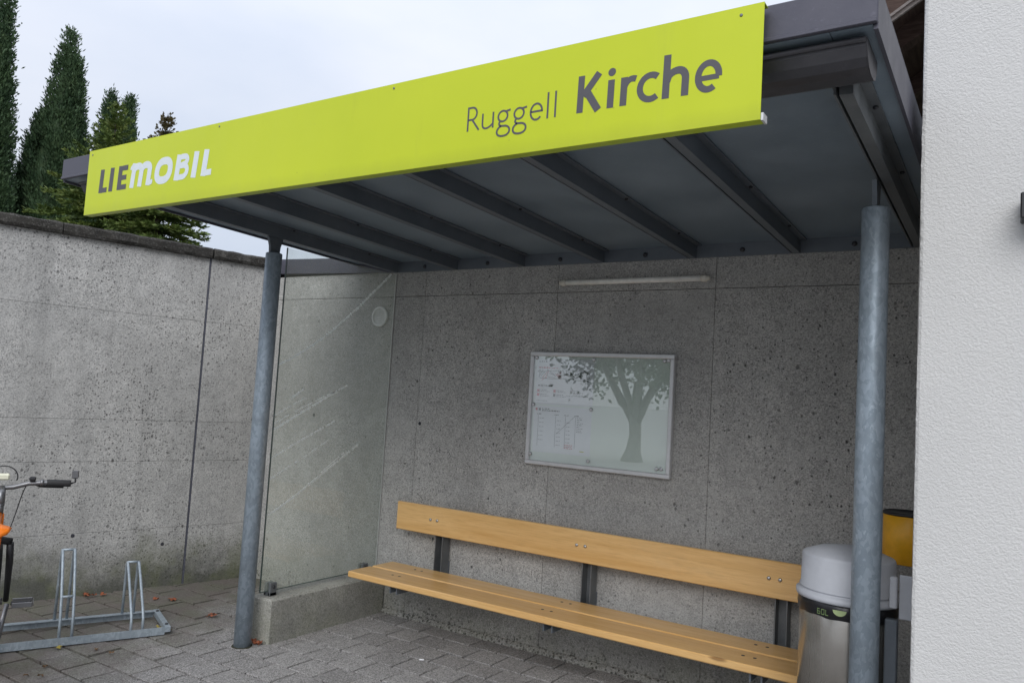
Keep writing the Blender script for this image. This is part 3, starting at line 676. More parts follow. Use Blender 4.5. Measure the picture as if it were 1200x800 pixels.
pane_streak([(-.93, 1.51), (-.83, 1.575)], 0.0156, -0.66)
pane_streak([(-1.05, 1.40), (-.98, 1.44), (-.80, 1.52)], 0.0113, -0.28)
pane_streak([(-1.05, 1.35), (-.90, 1.42), (-.70, 1.51), (-.40, 1.63)], 0.0101, -0.24)
pane_streak([(-.62, 1.02), (-.42, 1.15)], 0.0101, -0.26)

tag(STRK.build('pane_streaks', M['pane_streak'], gp), kind='stuff')

# ------------------------------------------------------------------ round vent, tube lamp
ve = thing('wall_vent', 'small round white louvred vent high on the concrete wall', 'vent', (-.800, 0, 2.155))
MB().lathe([(.058, -.004), (.060, -.014), (.074, -.016), (.079, -.010), (.080, -.001)], (-.800, 0, 2.155), 36, 'y').build('rim', M['white_plastic'], ve)
MB().lathe([(.059, -.003), (.001, -.0032)], (-.800, 0, 2.155), 24, 'y').build('backing', M['bolt_dark'], ve)
for k in range(7):
    z = 2.155-.046+k*.0155; hw = math.sqrt(max(.0001, .058**2-(z-2.155)**2))
    MB().add([(-.8-hw, -.006, z+.0035), (-.8+hw, -.006, z+.0035), (-.8+hw, -.012, z-.003), (-.8-hw, -.012, z-.003), (-.8-hw, -.004, z+.0025), (-.8+hw, -.004, z+.0025), (-.8+hw, -.010, z-.004), (-.8-hw, -.010, z-.004)],
        [(0, 1, 2, 3), (7, 6, 5, 4), (0, 4, 5, 1), (3, 2, 6, 7), (0, 3, 7, 4), (1, 5, 6, 2)]).build('slat', M['white_plastic'], ve)
la = thing('tube_lamp', 'unlit cream fluorescent tube lamp fixed high on the back wall', 'lamp', (1.28, 0, 2.36))
ly, lz = -.05, 2.359
MB().tube([(.83, ly, lz), (1.735, ly, lz)], .0175, 16).build('diffuser_tube', M['lamp_tube'], la)
for s_, xx in ((-1, .83), (1, 1.735)):
    MB().lathe([(.019, -.004*s_), (.022, .006*s_), (.022, .028*s_), (.016, .032*s_), (.015, .044*s_), (.006, .048*s_)], (xx, ly, lz), 18, 'x').build('end_cap', M['lamp_cap'], la)
for xx in (1.0, 1.56): MB().box(xx-.015, xx+.015, ly+.016, -.001, lz-.014, lz+.014, .003).build('wall_clip', M['lamp_cap'], la)

# ------------------------------------------------------------------ notice board
nb = thing('notice_board', 'aluminium framed glass notice case with timetable sheets on back wall', 'notice board', (1.087, -.02, 1.18))
bx0, bx1, bz0, bz1 = .587, 1.586, 1.180, 1.911; fwid = .027; fd = -.040
MB().box(bx0+.004, bx1-.004, -.012, -.0015, bz0+.004, bz1-.004).build('back_panel', M['board_back'], nb)
for nm, a in (('frame_rail', (bx0, bx1, fd, -.001, bz1-fwid, bz1)), ('frame_rail', (bx0, bx1, fd, -.001, bz0, bz0+fwid)), ('frame_stile', (bx0, bx0+fwid, fd-.0005, -.0015, bz0+fwid+.0003, bz1-fwid-.0003)), ('frame_stile', (bx1-fwid, bx1, fd-.0005, -.0015, bz0+fwid+.0003, bz1-fwid-.0003))):
    fr = MB().box(*a, .004).build(nm, M['alu'], nb)
MB().add([(bx0+.02, -.029, bz0+.02), (bx1-.02, -.029, bz0+.02), (bx1-.02, -.029, bz1-.02), (bx0+.02, -.029, bz1-.02)], [(0, 1, 2, 3)]).build('glass_pane', M['board_glass'], nb)
def sheet(x0, x1, z0, z1):
    n = 8; vs = []
    for i in range(n+1):
        x = x0+(x1-x0)*i/n
        for z in (z0, z1): vs.append((x, -.0145-.0012*math.sin(i*1.3+z*5), z))
    m = MB().add(vs, [(2*i, 2*i+2, 2*i+3, 2*i+1) for i in range(n)], True)
    m.add([(x, y+.0006, z) for x, y, z in vs], [(2*i+1, 2*i+3, 2*i+2, 2*i) for i in range(n)], True)
    return m.build('timetable_sheet', M['paper'], nb)
PY = -.0172
def rect(m, x0, x1, z0, z1): m.add([(x0, PY, z0), (x1, PY, z0), (x1, PY, z1), (x0, PY, z1)], [(0, 1, 2, 3)])
def textline(m, x, z, length, h=.005):
    e = x+length
    while x < e:
        wl = random.uniform(.006, .020); rect(m, x, min(e, x+wl), z, z+h*random.uniform(.75, 1)); x += wl+.004
s1 = sheet(.628, 1.048, 1.572, 1.868); s2 = sheet(.626, 1.046, 1.262, 1.560)
gk, rd, pa = MB(), MB(), MB()
textline(gk, .645, 1.846, .06, .006); textline(rd, .645, 1.806, .09, .008); textline(rd, .74, 1.806, .05, .004)
def wig(m, pts, w=.0018):
    for i in range(len(pts)-1):
        a, c = Vector(pts[i]), Vector(pts[i+1]); d = (c-a).normalized(); nn = Vector((-d.y, d.x))*w
        global PYK; PYK += 1; yy = PY-.000004*PYK
        m.add([(a.x+nn.x, yy, a.y+nn.y), (a.x-nn.x, yy, a.y-nn.y), (c.x-nn.x, yy, c.y-nn.y), (c.x+nn.x, yy, c.y+nn.y)], [(0, 1, 2, 3)])
PYK = 0
for k in range(9):
    x = .655+k*.040; pts = []
    for j in range(6): pts.append((x+random.uniform(-.03, .045), 1.765+random.uniform(-.036, .036)))
    wig(gk if k > 4 else (rd if k % 2 else pa), pts, .0014)
wig(gk, ell(.985, 1.765, .04, .022, 20, 340, 14), .0016); wig(gk, [(.65, 1.742), (.74, 1.738), (.83, 1.742), (.90, 1.735), (1.02, 1.728)], .0014); wig(pa, [(.65, 1.785), (.78, 1.79), (.93, 1.80)], .0012)
textline(gk, .645, 1.688, .11, .009)
for (xx, zz) in ((.640, 1.650), (.762, 1.650), (.640, 1.624)): rect(rd, xx, xx+.018, zz, zz+.018)
for (xx, zz) in ((.762, 1.624), (.885, 1.648)): rect(gk, xx, xx+.016, zz, zz+.018)
for (xx, zz) in ((.665, 1.662), (.787, 1.662), (.908, 1.662), (.665, 1.634), (.787, 1.634), (.908, 1.646)):
    textline(pa, xx, zz, .05, .004); textline(pa, xx, zz-.010, .07, .004)
textline(pa, .86, 1.63, .16, .004); textline(pa, .64, 1.592, .08, .004)
rect(rd, .636, .652, 1.530, 1.546); rect(gk, .660, .676, 1.530, 1.546); textline(gk, .686, 1.539, .06, .007); textline(gk, .686, 1.528, .13, .007)
for xx in (.66, .79, .862, .935): 
    rect(pa, xx, xx+.0022, 1.30, 1.50); textline(gk, xx-.008, 1.505, .03, .005)
wig(pa, [(.80, 1.385), (.935, 1.51)], .0012)
for k in range(9): textline(pa, .945, 1.494-k*.011, random.uniform(.02, .05), .004)
for k in range(6): textline(pa, .668, 1.48-k*.028, .035, .003)
for k in range(7): textline(pa, .80, 1.47-k*.026, .03, .003); textline(pa, .87, 1.46-k*.025, .03, .003)
for k in range(3): textline(rd, .862, 1.318-k*.010, .06, .004)
yl = MB(); rect(yl, .975, 1.005, 1.285, 1.290)
for m_, mt, p_ in ((gk, 'ink', s1), (rd, 'ink_red', s1), (pa, 'ink_pale', s1), (yl, 'ink_yellow', s2)): tag(m_.build('print', M[mt], p_), kind='stuff')
for xx, zz in ((.632, 1.872), (1.050, 1.868), (1.520, 1.872), (1.545, 1.875), (.626, 1.566), (1.048, 1.556), (.622, 1.245), (1.045, 1.236), (1.500, 1.232), (1.528, 1.234), (1.572, 1.55)):
    MB().lathe([(.0115, -.030), (.0115, -.0355), (.007, -.0375)], (xx, 0, zz), 14, 'y').build('fixing_disc', M['bolt'], nb)

# ------------------------------------------------------------------ bench
be = thing('wooden_bench', 'varnished wooden plank bench with backrest bolted to the concrete wall', 'bench', (1.1, -.3, 0))
BX0, BX1 = -.390, 2.50
def plank(name, y0, y1, z0, z1, bev=.006):
    o = MB().box(BX0, BX1, y0, y1, z0, z1, bev); return o.build(name, M['wood'], be)
sp1 = plank('seat_plank', -.580, -.368, .368, .4075); sp2 = plank('seat_plank', -.350, -.142, .368, .4075)
br = plank('backrest', -.130, -.100, .6345, .8265, .005)
for xx in (-.022, 1.112, 2.258):
    po = MB().box(xx-.036, xx-.030, -.098, -.020, .30, .79).box(xx+.024, xx+.030, -.098, -.020, .30, .79).box(xx-.030, xx+.024, -.030, -.020, .30, .79).build('upright', M['steel_worn'], be)
    ar = MB().box(xx-.036, xx+.030, -.018, -.002, .25, .45, .002).box(xx-.034, xx-.026, -.54, -.0185, .318, .3675).box(xx+.020, xx+.028, -.54, -.0185, .318, .3675).box(xx-.0255, xx+.0195, -.535, -.10, .360, .3676).build('seat_bracket', M['steel'], be)
    for dx in (-.062, -.004):
        MB().lathe([(.0105, -.130), (.0105, -.133), (.007, -.1365), (.001, -.138)], (xx+dx, 0, .735), 14, 'y').build('bolt', M['bolt'], br)
        for yy, sp in ((-.452, sp1), (-.225, sp2)):
            MB().lathe([(.0095, .4073), (.0085, .4084), (.001, .4085)], (xx-.06+dx*1.0+.03, yy, 0), 12).build('bolt', M['bolt_dark'], sp)

# ------------------------------------------------------------------ litter bin, ash bin
bc = (2.700, -.85)
bn = thing('litter_bin', 'round stainless steel litter bin with grey lid behind the right post', 'litter bin', (bc[0], bc[1], .30))
BR = .186
MB().lathe([(BR-.02, .28), (BR, .30), (BR, .845), (BR-.002, .85)], (*bc, 0), 56).build('drum', M['stainless'], bn)
# crumpled bag collar
n = 72; vs = []
for i, (h, rr) in enumerate(((.800, .003), (.815, .007), (.835, .008), (.853, .006), (.862, -.002))):
    for k in range(n):
        a = 2*math.pi*k/n; q = mnoise.noise((math.cos(a)*7, math.sin(a)*7, h*30))*.006+mnoise.noise((math.cos(a)*17, math.sin(a)*17, h*50))*.003
        vs.append((bc[0]+(BR+rr+q)*math.cos(a), bc[1]+(BR+rr+q)*math.sin(a), h+mnoise.noise((math.cos(a)*4, math.sin(a)*4, h))*.008))
bag = MB().add(vs, [(i*n+k, i*n+(k+1) % n, (i+1)*n+(k+1) % n, (i+1)*n+k) for i in range(4) for k in range(n)], True).build('bag_collar', M['bag'], bn)
lid = MB().lathe([(BR+.012, .858), (BR+.015, .866), (BR+.015, .880), (BR+.004, .884), (BR-.002, .890), (BR-.002, .893), (BR+.002, .8935), (BR+.002, .900), (BR-.003, .9015), (BR-.005, 1.022), (BR-.008, 1.030), (BR-.013, 1.034), (BR-.07, 1.056), (BR-.13, 1.066), (.001, 1.070)], (*bc, 0), 56).build('lid', M['grey_plastic'], bn)
# print on the bag: 60L and a green half disc
def on_drum(a, z, r): return (bc[0]+r*math.cos(a), bc[1]+r*math.sin(a), z)
def drum_patch(poly, mat, name, r):
    m = MB().add([on_drum(a, z, r) for a, z in poly], [tuple(range(len(poly)))]); m.build(name, mat, bag)
ac = math.atan2(-4.419+.85, 3.284-2.70)
drum_patch([(ac-.13+.125*math.cos(t), .843-.022*math.sin(t)) for t in np.linspace(0, math.pi, 14)], M['green_print'], 'print', BR+.020)
def seg(m, a0, a1, z0, z1): m.add([on_drum(a0, z0, BR+.0195), on_drum(a1, z0, BR+.0195), on_drum(a1, z1, BR+.0195), on_drum(a0, z1, BR+.0195)], [(0, 1, 2, 3)])
m = MB(); ab = ac-.56; u = .035; t_ = .010
zt, zm, zlw = .836, .825, .814
# angle grows to the viewer's right
for (a, parts) in ((ab, 'lbmtr6'), (ab+.085, 'lbtr0'), (ab+.17, 'lb')):
    if 'l' in parts: seg(m, a, a+t_, zlw, zt)
    if 'b' in parts: seg(m, a+t_, a+u*1.5, zlw, zlw+.003)
    if 't' in parts: seg(m, a+t_, a+u*1.5, zt-.003, zt)
    if 'm' in parts: seg(m, a+t_, a+u*1.5, zm-.0015, zm+.0015)
    if 'r' in parts: seg(m, a+u*1.5, a+u*1.5+t_, zlw, zm if '6' in parts else zt)
tag(m.build('print', M['green_dim'], bag), kind='stuff')
hg = MB().box(2.876, 2.902, -1.00, -.972, .875, .995, .004).build('hinge', M['grey_plastic'], bn)
MB().box(2.905, 2.998, -.955, -.945, .83, 1.0, .003).build('wall_bracket', M['grey_plastic'], bn)
MB().box(2.86, 2.905, -.99, -.95, .35, .83, .004).build('bracket_post', M['steel'], bn)
ab_ = thing('ash_bin', 'orange round ash bin with black rim behind the litter bin', 'ash bin', (2.872, -.35, .93))
MB().lathe([(.100, .955), (.108, .96), (.108, 1.172), (.104, 1.174)], (2.872, -.35, 0), 40).build('canister', M['orange_paint'], ab_)
MB().lathe([(.110, 1.171), (.111, 1.182), (.106, 1.185), (.103, 1.180), (.001, 1.178)], (2.872, -.35, 0), 40).build('rim', M['black'], ab_)
MB().box(2.974, 2.999, -.38, -.32, 1.0, 1.1, .003).build('wall_bracket', M['steel'], ab_)

# ------------------------------------------------------------------ white rendered house
ho = thing('white_house', 'white rough plastered house corner at the right of the shelter', 'house', (5.0, 1.0, 0))
HX, HY = 3.003, -1.53
hm = MB(); NZ = 900; vs = []
for i in range(NZ+1):
    z = -.1+6.5*i/NZ; a = mnoise.noise((z*55, 1, 0))*.0022+mnoise.noise((z*17, 4, 0))*.0022+mnoise.noise((z*2.2, 7, 0))*.003; b_ = mnoise.noise((z*60, 9, 3))*.002
    vs += [(9, HY, z), (HX+.012+a*.3, HY, z), (HX+.003+a, HY+.004+b_, z), (HX, HY+.014, z), (HX, 7, z)]
hm.add(vs, [(i*5+j, i*5+j+1, i*5+6+j, i*5+5+j) for i in range(NZ) for j in range(4)])
hm.add([(HX, HY, 6.4), (9, HY, 6.4), (9, 7, 6.4), (HX, 7, 6.4)], [(0, 1, 2, 3)]).add([(9, HY, -.1), (9, 7, -.1), (9, 7, 6.4), (9, HY, 6.4)], [(0, 1, 2, 3)]).add([(HX, 7, -.1), (9, 7, -.1), (9, 7, 6.4), (HX, 7, 6.4)], [(0, 1, 2, 3)])
hm.build('wall', M['plaster'], ho)
# timber eave on its left side; verge at y = .5
ez = lambda x: 3.95+.63*(x-2.64)
def raked(x0, x1, y0, y1, d0, d1):
    return MB().add([(x0, y0, ez(x0)+d0), (x1, y0, ez(x1)+d0), (x1, y1, ez(x1)+d0), (x0, y1, ez(x0)+d0), (x0, y0, ez(x0)+d1), (x1, y0, ez(x1)+d1), (x1, y1, ez(x1)+d1), (x0, y1, ez(x0)+d1)],
        [(0, 3, 2, 1), (4, 5, 6, 7), (0, 1, 5, 4), (1, 2, 6, 5), (2, 3, 7, 6), (3, 0, 4, 7)])
ev = raked(1.8, 3.0, .53, 7, .10, .16).build('eave_boarding', M['timber'], ho)
raked(1.75, 3.0, .50, .527, .030, .24).build('verge_board', M['timber'], ho)
raked(1.75, 3.0, .478, .498, -.002, .022).build('verge_edge', M['timber_pale'], ho)
raked(1.75, 3.0, .462, .476, .024, .042).build('verge_edge', M['timber_pale'], ho)
for k in range(6): raked(1.8, 3.0, .8+k*.8, .9+k*.8, -.04, .098).build('rafter', M['timber'], ho)
raked(1.72, 3.0, .47, 7.05, .245, .30).build('roof_tiles', M['tiles'], ho)
wl = thing('wall_lantern', 'black lantern on the white plaster wall at the right edge', 'wall lamp', (3.34, HY, 2.24))
MB().box(3.286, 3.39, HY-.10, HY-.012, 2.236, 2.318, .004).build('housing', M['black'], wl)
MB().box(3.30, 3.38, HY-.0118, HY-.0005, 2.245, 2.31, .003).build('mounting_plate', M['black'], wl)

# ------------------------------------------------------------------ bicycle rack
RA = math.atan2(-.918, -.397); RO = (-1.152, -1.36, 0)
rk = thing('bicycle_rack', 'galvanised steel bicycle rack with wheel hoops on the paving', 'bike rack', RO, RA)
# local x runs along the rails towards the camera side, local -y runs to the wall
DP = -.415; RL = 2.3
MB().box(0, RL, -.004, 0, .006, .052).box(0, RL, -.040, -.0042, .006, .010).build('front_rail', M['galv_rack'], rk, True)
MB().box(0, RL, DP, DP+.004, .006, .052).box(0, RL, DP+.0042, DP+.040, .048, .052).build('back_rail', M['galv_rack'], rk, True)
eb = MB().box(-.034, -.0005, DP-.004, .004, .020, .054, .002).build('end_bar', M['galv_rack'], rk, True)
for yy in (-.05, DP+.05): MB().lathe([(.010, .054), (.010, .060), (.004, .063)], (-.017, yy, 0), 8).build('bolt', M['bolt_dark'], eb, True)
def hoop(s0, high):
    m = MB(); r = .0085
    for s_ in (s0, s0+.066):
        if high: pts = [(s_, -.020, .010), (s_, -.030, .14), (s_, -.085, .265), (s_, -.20, .42), (s_, -.275, .492), (s_, -.297, .500), (s_, -.318, .490), (s_, -.36, .30), (s_, DP+.015, .05)]
        else: pts = [(s_, -.020, .010), (s_, -.030, .115), (s_, -.075, .165), (s_, -.25, .31), (s_, -.345, .380), (s_, -.362, .387), (s_, -.380, .377), (s_, -.392, .25), (s_, DP+.015, .05)]
        m.tube(pts, r, 10)
    t = (-.297, .500) if high else (-.362, .387)
    m.tube([(s0, *t), (s0+.066, *t)], r*.95, 10)
    if high: m.tube([(s0, -.085, .265), (s0+.066, -.085, .265)], r*.95, 10)
    return m.build('wheel_hoop', M['galv_rack'], rk, True)
hoop(.125, False); hoop(.508, True); hoop(.892, False); hoop(1.275, True); hoop(1.66, False)

# ------------------------------------------------------------------ bicycle parked in the rack
FD = Vector((-.893, .45, 0)).normalized(); BA = math.atan2(FD.y, FD.x)
BO = Vector((-1.235, -2.345, 0))-FD*.93
bk = thing('bicycle', 'orange bicycle with wide handlebar parked in the rack at the left edge', 'bicycle', tuple(BO), BA)
bk.rotation_euler = (0, 0, BA)
def T(name, pts, r, mat, par=bk, n=12): return MB().tube(pts, r, n).build(name, M[mat], par, True)
WR = .325
for hx in (0, 1.06):
    wh = MB().lathe([(.018, -.05), (.018, .05)], (hx, 0, WR+.012), 14, 'y').build('wheel', M['bike_grey'], bk, True)
    ring = lambda r: [(hx+r*math.cos(a), 0, WR+.012+r*math.sin(a)) for a in np.linspace(0, 2*math.pi, 49)[:-1]]
    MB().tube(ring(WR-.022), .024, 10, closed=True).build('tyre', M['rubber'], wh, True)
    MB().tube(ring(WR-.052), .010, 8, closed=True).build('rim', M['bike_grey'], wh, True)
    sm = MB()
    for k in range(24):
        a = 2*math.pi*k/24; sm.tube([(hx+.018*math.cos(a+.5), .03*(-1)**k, WR+.012+.018*math.sin(a+.5)), (hx+(WR-.055)*math.cos(a), 0, WR+.012+(WR-.055)*math.sin(a))], .0011, 4)
    tag(sm.build('spokes', M['bike_grey'], wh, True), kind='stuff')
BB = (.43, 0, .305); SC = (.285, 0, .75); HB = (.935, 0, .70); HT = (.895, 0, .83); HUB = (1.06, 0, .337)
fr = T('frame', [BB, SC], .017, 'black'); 
T('down_tube', [BB, HB], .021, 'bike_orange', fr); T('top_tube', [(.295, 0, .71), HT], .017, 'bike_orange', fr); T('head_tube', [HB, HT], .024, 'bike_orange', fr)
for s_ in (-1, 1):
    T('chain_stay', [(.40, s_*.03, .29), (.30, s_*.05, .295), (0, s_*.062, .337)], .011, 'black', fr); T('seat_stay', [(.283, s_*.02, .72), (.23, s_*.04, .64), (0, s_*.062, .337)], .009, 'black', fr)
    T('fork_leg', [(.965, s_*.062, .665), (1.00, s_*.066, .56), HUB[:1]+(s_*.066,)+HUB[2:]], [.018, .018, .013], 'black', fr)
T('fork_crown', [(.965, -.066, .672), (.945, 0, .69), (.965, .066, .672)], .02, 'black', fr)
T('seat_post', [(.29, 0, .73), (.262, 0, .84)], .0135, 'bike_grey', bk)
# saddle: wide at the rear, narrow nose
vs = []; prof = [(.10, .030, .862, .012), (.115, .075, .882, .03), (.16, .082, .892, .034), (.22, .060, .888, .030), (.29, .030, .882, .024), (.36, .020, .880, .018), (.385, .010, .874, .01)]
for x, hw, z, dr in prof:
    for k in range(12):
        a = 2*math.pi*k/12; c_, s_ = math.cos(a), math.sin(a); vs.append((x, hw*c_, z+(.012*s_ if s_ > 0 else dr*s_)+0*c_-(.010*abs(c_))))
MB().add(vs, [(i*12+k, i*12+(k+1) % 12, (i+1)*12+(k+1) % 12, (i+1)*12+k) for i in range(len(prof)-1) for k in range(12)]+[tuple(range(12))[::-1], tuple(len(vs)-12+k for k in range(12))], True).build('saddle', M['bike_orange'], bk, True)
# rear mudguard
mg = []
for k in range(22):
    a = R(165-k*8.0); mg.append((-.0+(WR+.035)*math.cos(a), WR+.012+(WR+.035)*math.sin(a)))
m = MB()
for i in range(len(mg)-1):
    for yy0, yy1, dr0, dr1 in ((-.025, -.014, -.010, 0), (-.014, .014, 0, 0), (.014, .025, 0, -.010)):
        def pt(j, y_, d): r_ = Vector((mg[j][0], mg[j][1]-WR-.012)); r_ = r_*(1+d/r_.length); return (r_.x, y_, r_.y+WR+.012)
        m.add([pt(i, yy0, dr0), pt(i, yy1, dr1), pt(i+1, yy1, dr1), pt(i+1, yy0, dr0)], [(0, 1, 2, 3)], True)
m.build('mudguard', M['black'], bk, True)
# stem, bar, grips
hb = T('handlebar', [(.93, -.315, .985), (.925, -.20, .990), (.935, -.12, .985), (.94, -.05, .965), (.94, 0, .962), (.94, .05, .965), (.935, .12, .985), (.925, .20, .990), (.93, .315, .985)], .0125, 'bike_grey')
T('steerer', [HT, (.880, 0, .89)], .019, 'bike_grey', bk); T('stem', [(.884, 0, .875), (.888, 0, .93), (.938, 0, .962)], [.021, .021, .017], 'bike_grey', bk)
for s_ in (-1, 1):
    T('grip', [(.93, s_*.20, .989), (.93, s_*.205, .989), (.93, s_*.31, .985), (.93, s_*.318, .985)], [.015, .0185, .0185, .017], 'rubber', hb)
    T('brake_lever', [(.945, s_*.155, .982), (.965, s_*.175, .968), (.985, s_*.22, .960), (.988, s_*.285, .957)], [.011, .009, .006, .006], 'black', hb)
    T('lever_clamp', [(.93, s_*.172, .99), (.93, s_*.190, .99)], .018, 'bike_grey', hb)
    MB().box(.905, .945, s_*.135-.016, s_*.135+.016, 1.0, 1.022, .006).build('shifter', M['black'], hb, True)
    cab = []
    for k in range(14):
        t = k/13; cab.append((.965+.09*math.sin(math.pi*t)-.03*t, s_*(.135-.115*t+.0*math.sin(math.pi*t)), .975-.26*t+.05*math.sin(math.pi*t*2)))
    T('cable', cab, .0028, 'black', hb, 6)
T('mirror_arm', [(.93, -.318, .985), (.93, -.338, .992), (.93, -.336, 1.035)], .005, 'black', hb, 8)
MB().box(.922, .932, -.352, -.318, 1.012, 1.056, .006).build('mirror', M['bike_grey'], hb, True)
fl = MB().box(.945, .985, -.03, .03, 1.0, 1.035, .008).build('front_lamp', M['lens'], bk, True)
lp = [(.96+.0*math.cos(a), .065*math.cos(a), 1.015+.06*math.sin(a)) for a in np.linspace(-.3, math.pi+.3, 18)]
T('cable_loop', lp, .003, 'black', hb, 6)
# cranks
ck = MB().lathe([(.09, -.050), (.09, -.045)], (*BB[:2], BB[2]), 32, 'y').build('chainring', M['bike_grey'], bk, True)
for s_, a in ((-1, R(72)), (1, R(252))):
    ex, ezz = BB[0]+.17*math.cos(a), BB[2]+.17*math.sin(a)
    T('crank', [(BB[0], s_*.06, BB[2]), (ex, s_*.085, ezz)], [.014, .011], 'bike_grey', ck)
    pd = MB().box(ex-.012, ex+.012, s_*.1 if s_ > 0 else -.185, .185 if s_ > 0 else -.1, ezz-.010, ezz+.010, .004).build('pedal', M['black'], ck, True)
    for dx in (-.045, .045): MB().box(ex+dx-.004, ex+dx+.004, min(s_*.105, s_*.19), max(s_*.105, s_*.19), ezz-.012, ezz+.012, .002).build('pedal_cage', M['bike_grey'], ck, True)
    MB().box(ex-.049, ex+.049, min(s_*.191, s_*.196), max(s_*.191, s_*.196), ezz-.009, ezz+.009, .002).build('pedal_cage', M['bike_grey'], ck, True)

# ------------------------------------------------------------------ trees
def dirs(n):
    v = rng.normal(size=(n, 3)); return v/np.linalg.norm(v, axis=1, keepdims=True)
def blades(pos, dr, ln, wd):
    """kite shaped leaf blades: pos, direction, length, width arrays -> quads"""
    n = len(pos); dr = dr/np.linalg.norm(dr, axis=1, keepdims=True); q = dirs(n); sd_ = np.cross(dr, q); sd_ /= np.maximum(1e-6, np.linalg.norm(sd_, axis=1, keepdims=True))
    ln = ln[:, None]; wd = wd[:, None]
    return np.stack([pos, pos+dr*ln*.5+sd_*wd, pos+dr*ln, pos+dr*ln*.5-sd_*wd], axis=1)
def thuja(label, base, leaders, n=7000):
    """leaders: (dx, dy, height, radius)"""
    t = thing('thuja_tree', label, 'tree', base, 0, 'columnar thujas beyond the wall')
    bx_, by_, bz_ = base
    MB().tube([(bx_, by_, bz_-.1), (bx_, by_, bz_+1.0), (bx_, by_, bz_+leaders[0][2]*.8)], [.16, .12, .03], 10).build('trunk', M['bark'], t)
    out = []; core = MB()
    for dx, dy, hh, rad in leaders:
        seed = rng.uniform(0, 50)
        def prof(h): return rad*np.clip(1.0-(np.clip((h-.30)/.70, 0, 1))**1.5, 0, 1)*np.clip(.55+h*3.2, 0, 1)+.03
        h = rng.uniform(.02, 1, n*2); keep = rng.uniform(0, 1, n*2) < (prof(h)/rad*.9+.12); h = h[keep][:n]; k = len(h)
        a = rng.uniform(0, 2*np.pi, k)
        lump = 1+.20*np.sin(a*3+h*9+seed)*np.sin(h*23+seed+a)+.14*np.sin(a*7+h*31+seed)+.10*np.sin(h*67+a*5)
        rr = prof(h)*lump*(.74+.26*np.sqrt(rng.uniform(0, 1, k)))
        p0 = np.stack([bx_+dx+rr*np.cos(a), by_+dy+rr*np.sin(a), bz_+h*hh], 1)
        for j in range(9):
            d = np.stack([np.cos(a)*.55, np.sin(a)*.55, np.full(k, .9)], 1)+rng.normal(size=(k, 3))*.30
            out.append(blades(p0+rng.normal(size=(k, 3))*.05, d, rng.uniform(.045, .11, k), rng.uniform(.010, .020, k)))
        vs = []; NH, NA = 40, 24
        for i in range(NH+1):
            hh_ = i/NH
            for q in range(NA):
                aa = 2*math.pi*q/NA; lm = 1+.20*math.sin(aa*3+hh_*9+seed)*math.sin(hh_*23+seed+aa)
                r_ = float(prof(np.array([hh_]))[0])*.72*lm; vs.append((bx_+dx+r_*math.cos(aa), by_+dy+r_*math.sin(aa), bz_+hh_*hh*.96))
        core.add(vs, [(i*NA+q, i*NA+(q+1) % NA, (i+1)*NA+(q+1) % NA, (i+1)*NA+q) for i in range(NH) for q in range(NA)], True)
    cr_ = quads('crown', np.concatenate(out), M['thuja'], t); core.build('light_block_core', M['thuja'], cr_)  # solid core inside the foliage, added to block light through the crown
def along(u, v, t):
    d = fw+rt*((u-600)/914.6)-up*((v-400)/914.6); return CAM+d*t
def at_top(u, v, t):
    p = along(u, v, t); return p
def put(label, u, v, t, rad, extra=(), n=7000):
    p = along(u, v, t); hh = p.z+.1
    thuja(label, (p.x, p.y, -.1), [(0, 0, hh, rad)]+[(dx*rt.x, dx*rt.y, hh*f_, r_) for dx, f_, r_ in extra], n)
put('tall dark thuja at the left edge rising out of the picture', -14, -95, 15, .72, ((.55, .86, .36), (-.6, .9, .6)), 6500)
put('pointed dark thuja with two tips, second from the left edge', 84, 38, 16, .80, ((-.42, .80, .62), (.16, .93, .50)), 6500)
put('smaller thuja with twin tops behind the lime sign end', 131, 108, 18.5, .52, ((.46, .985, .42), (.2, .8, .62)), 6000)
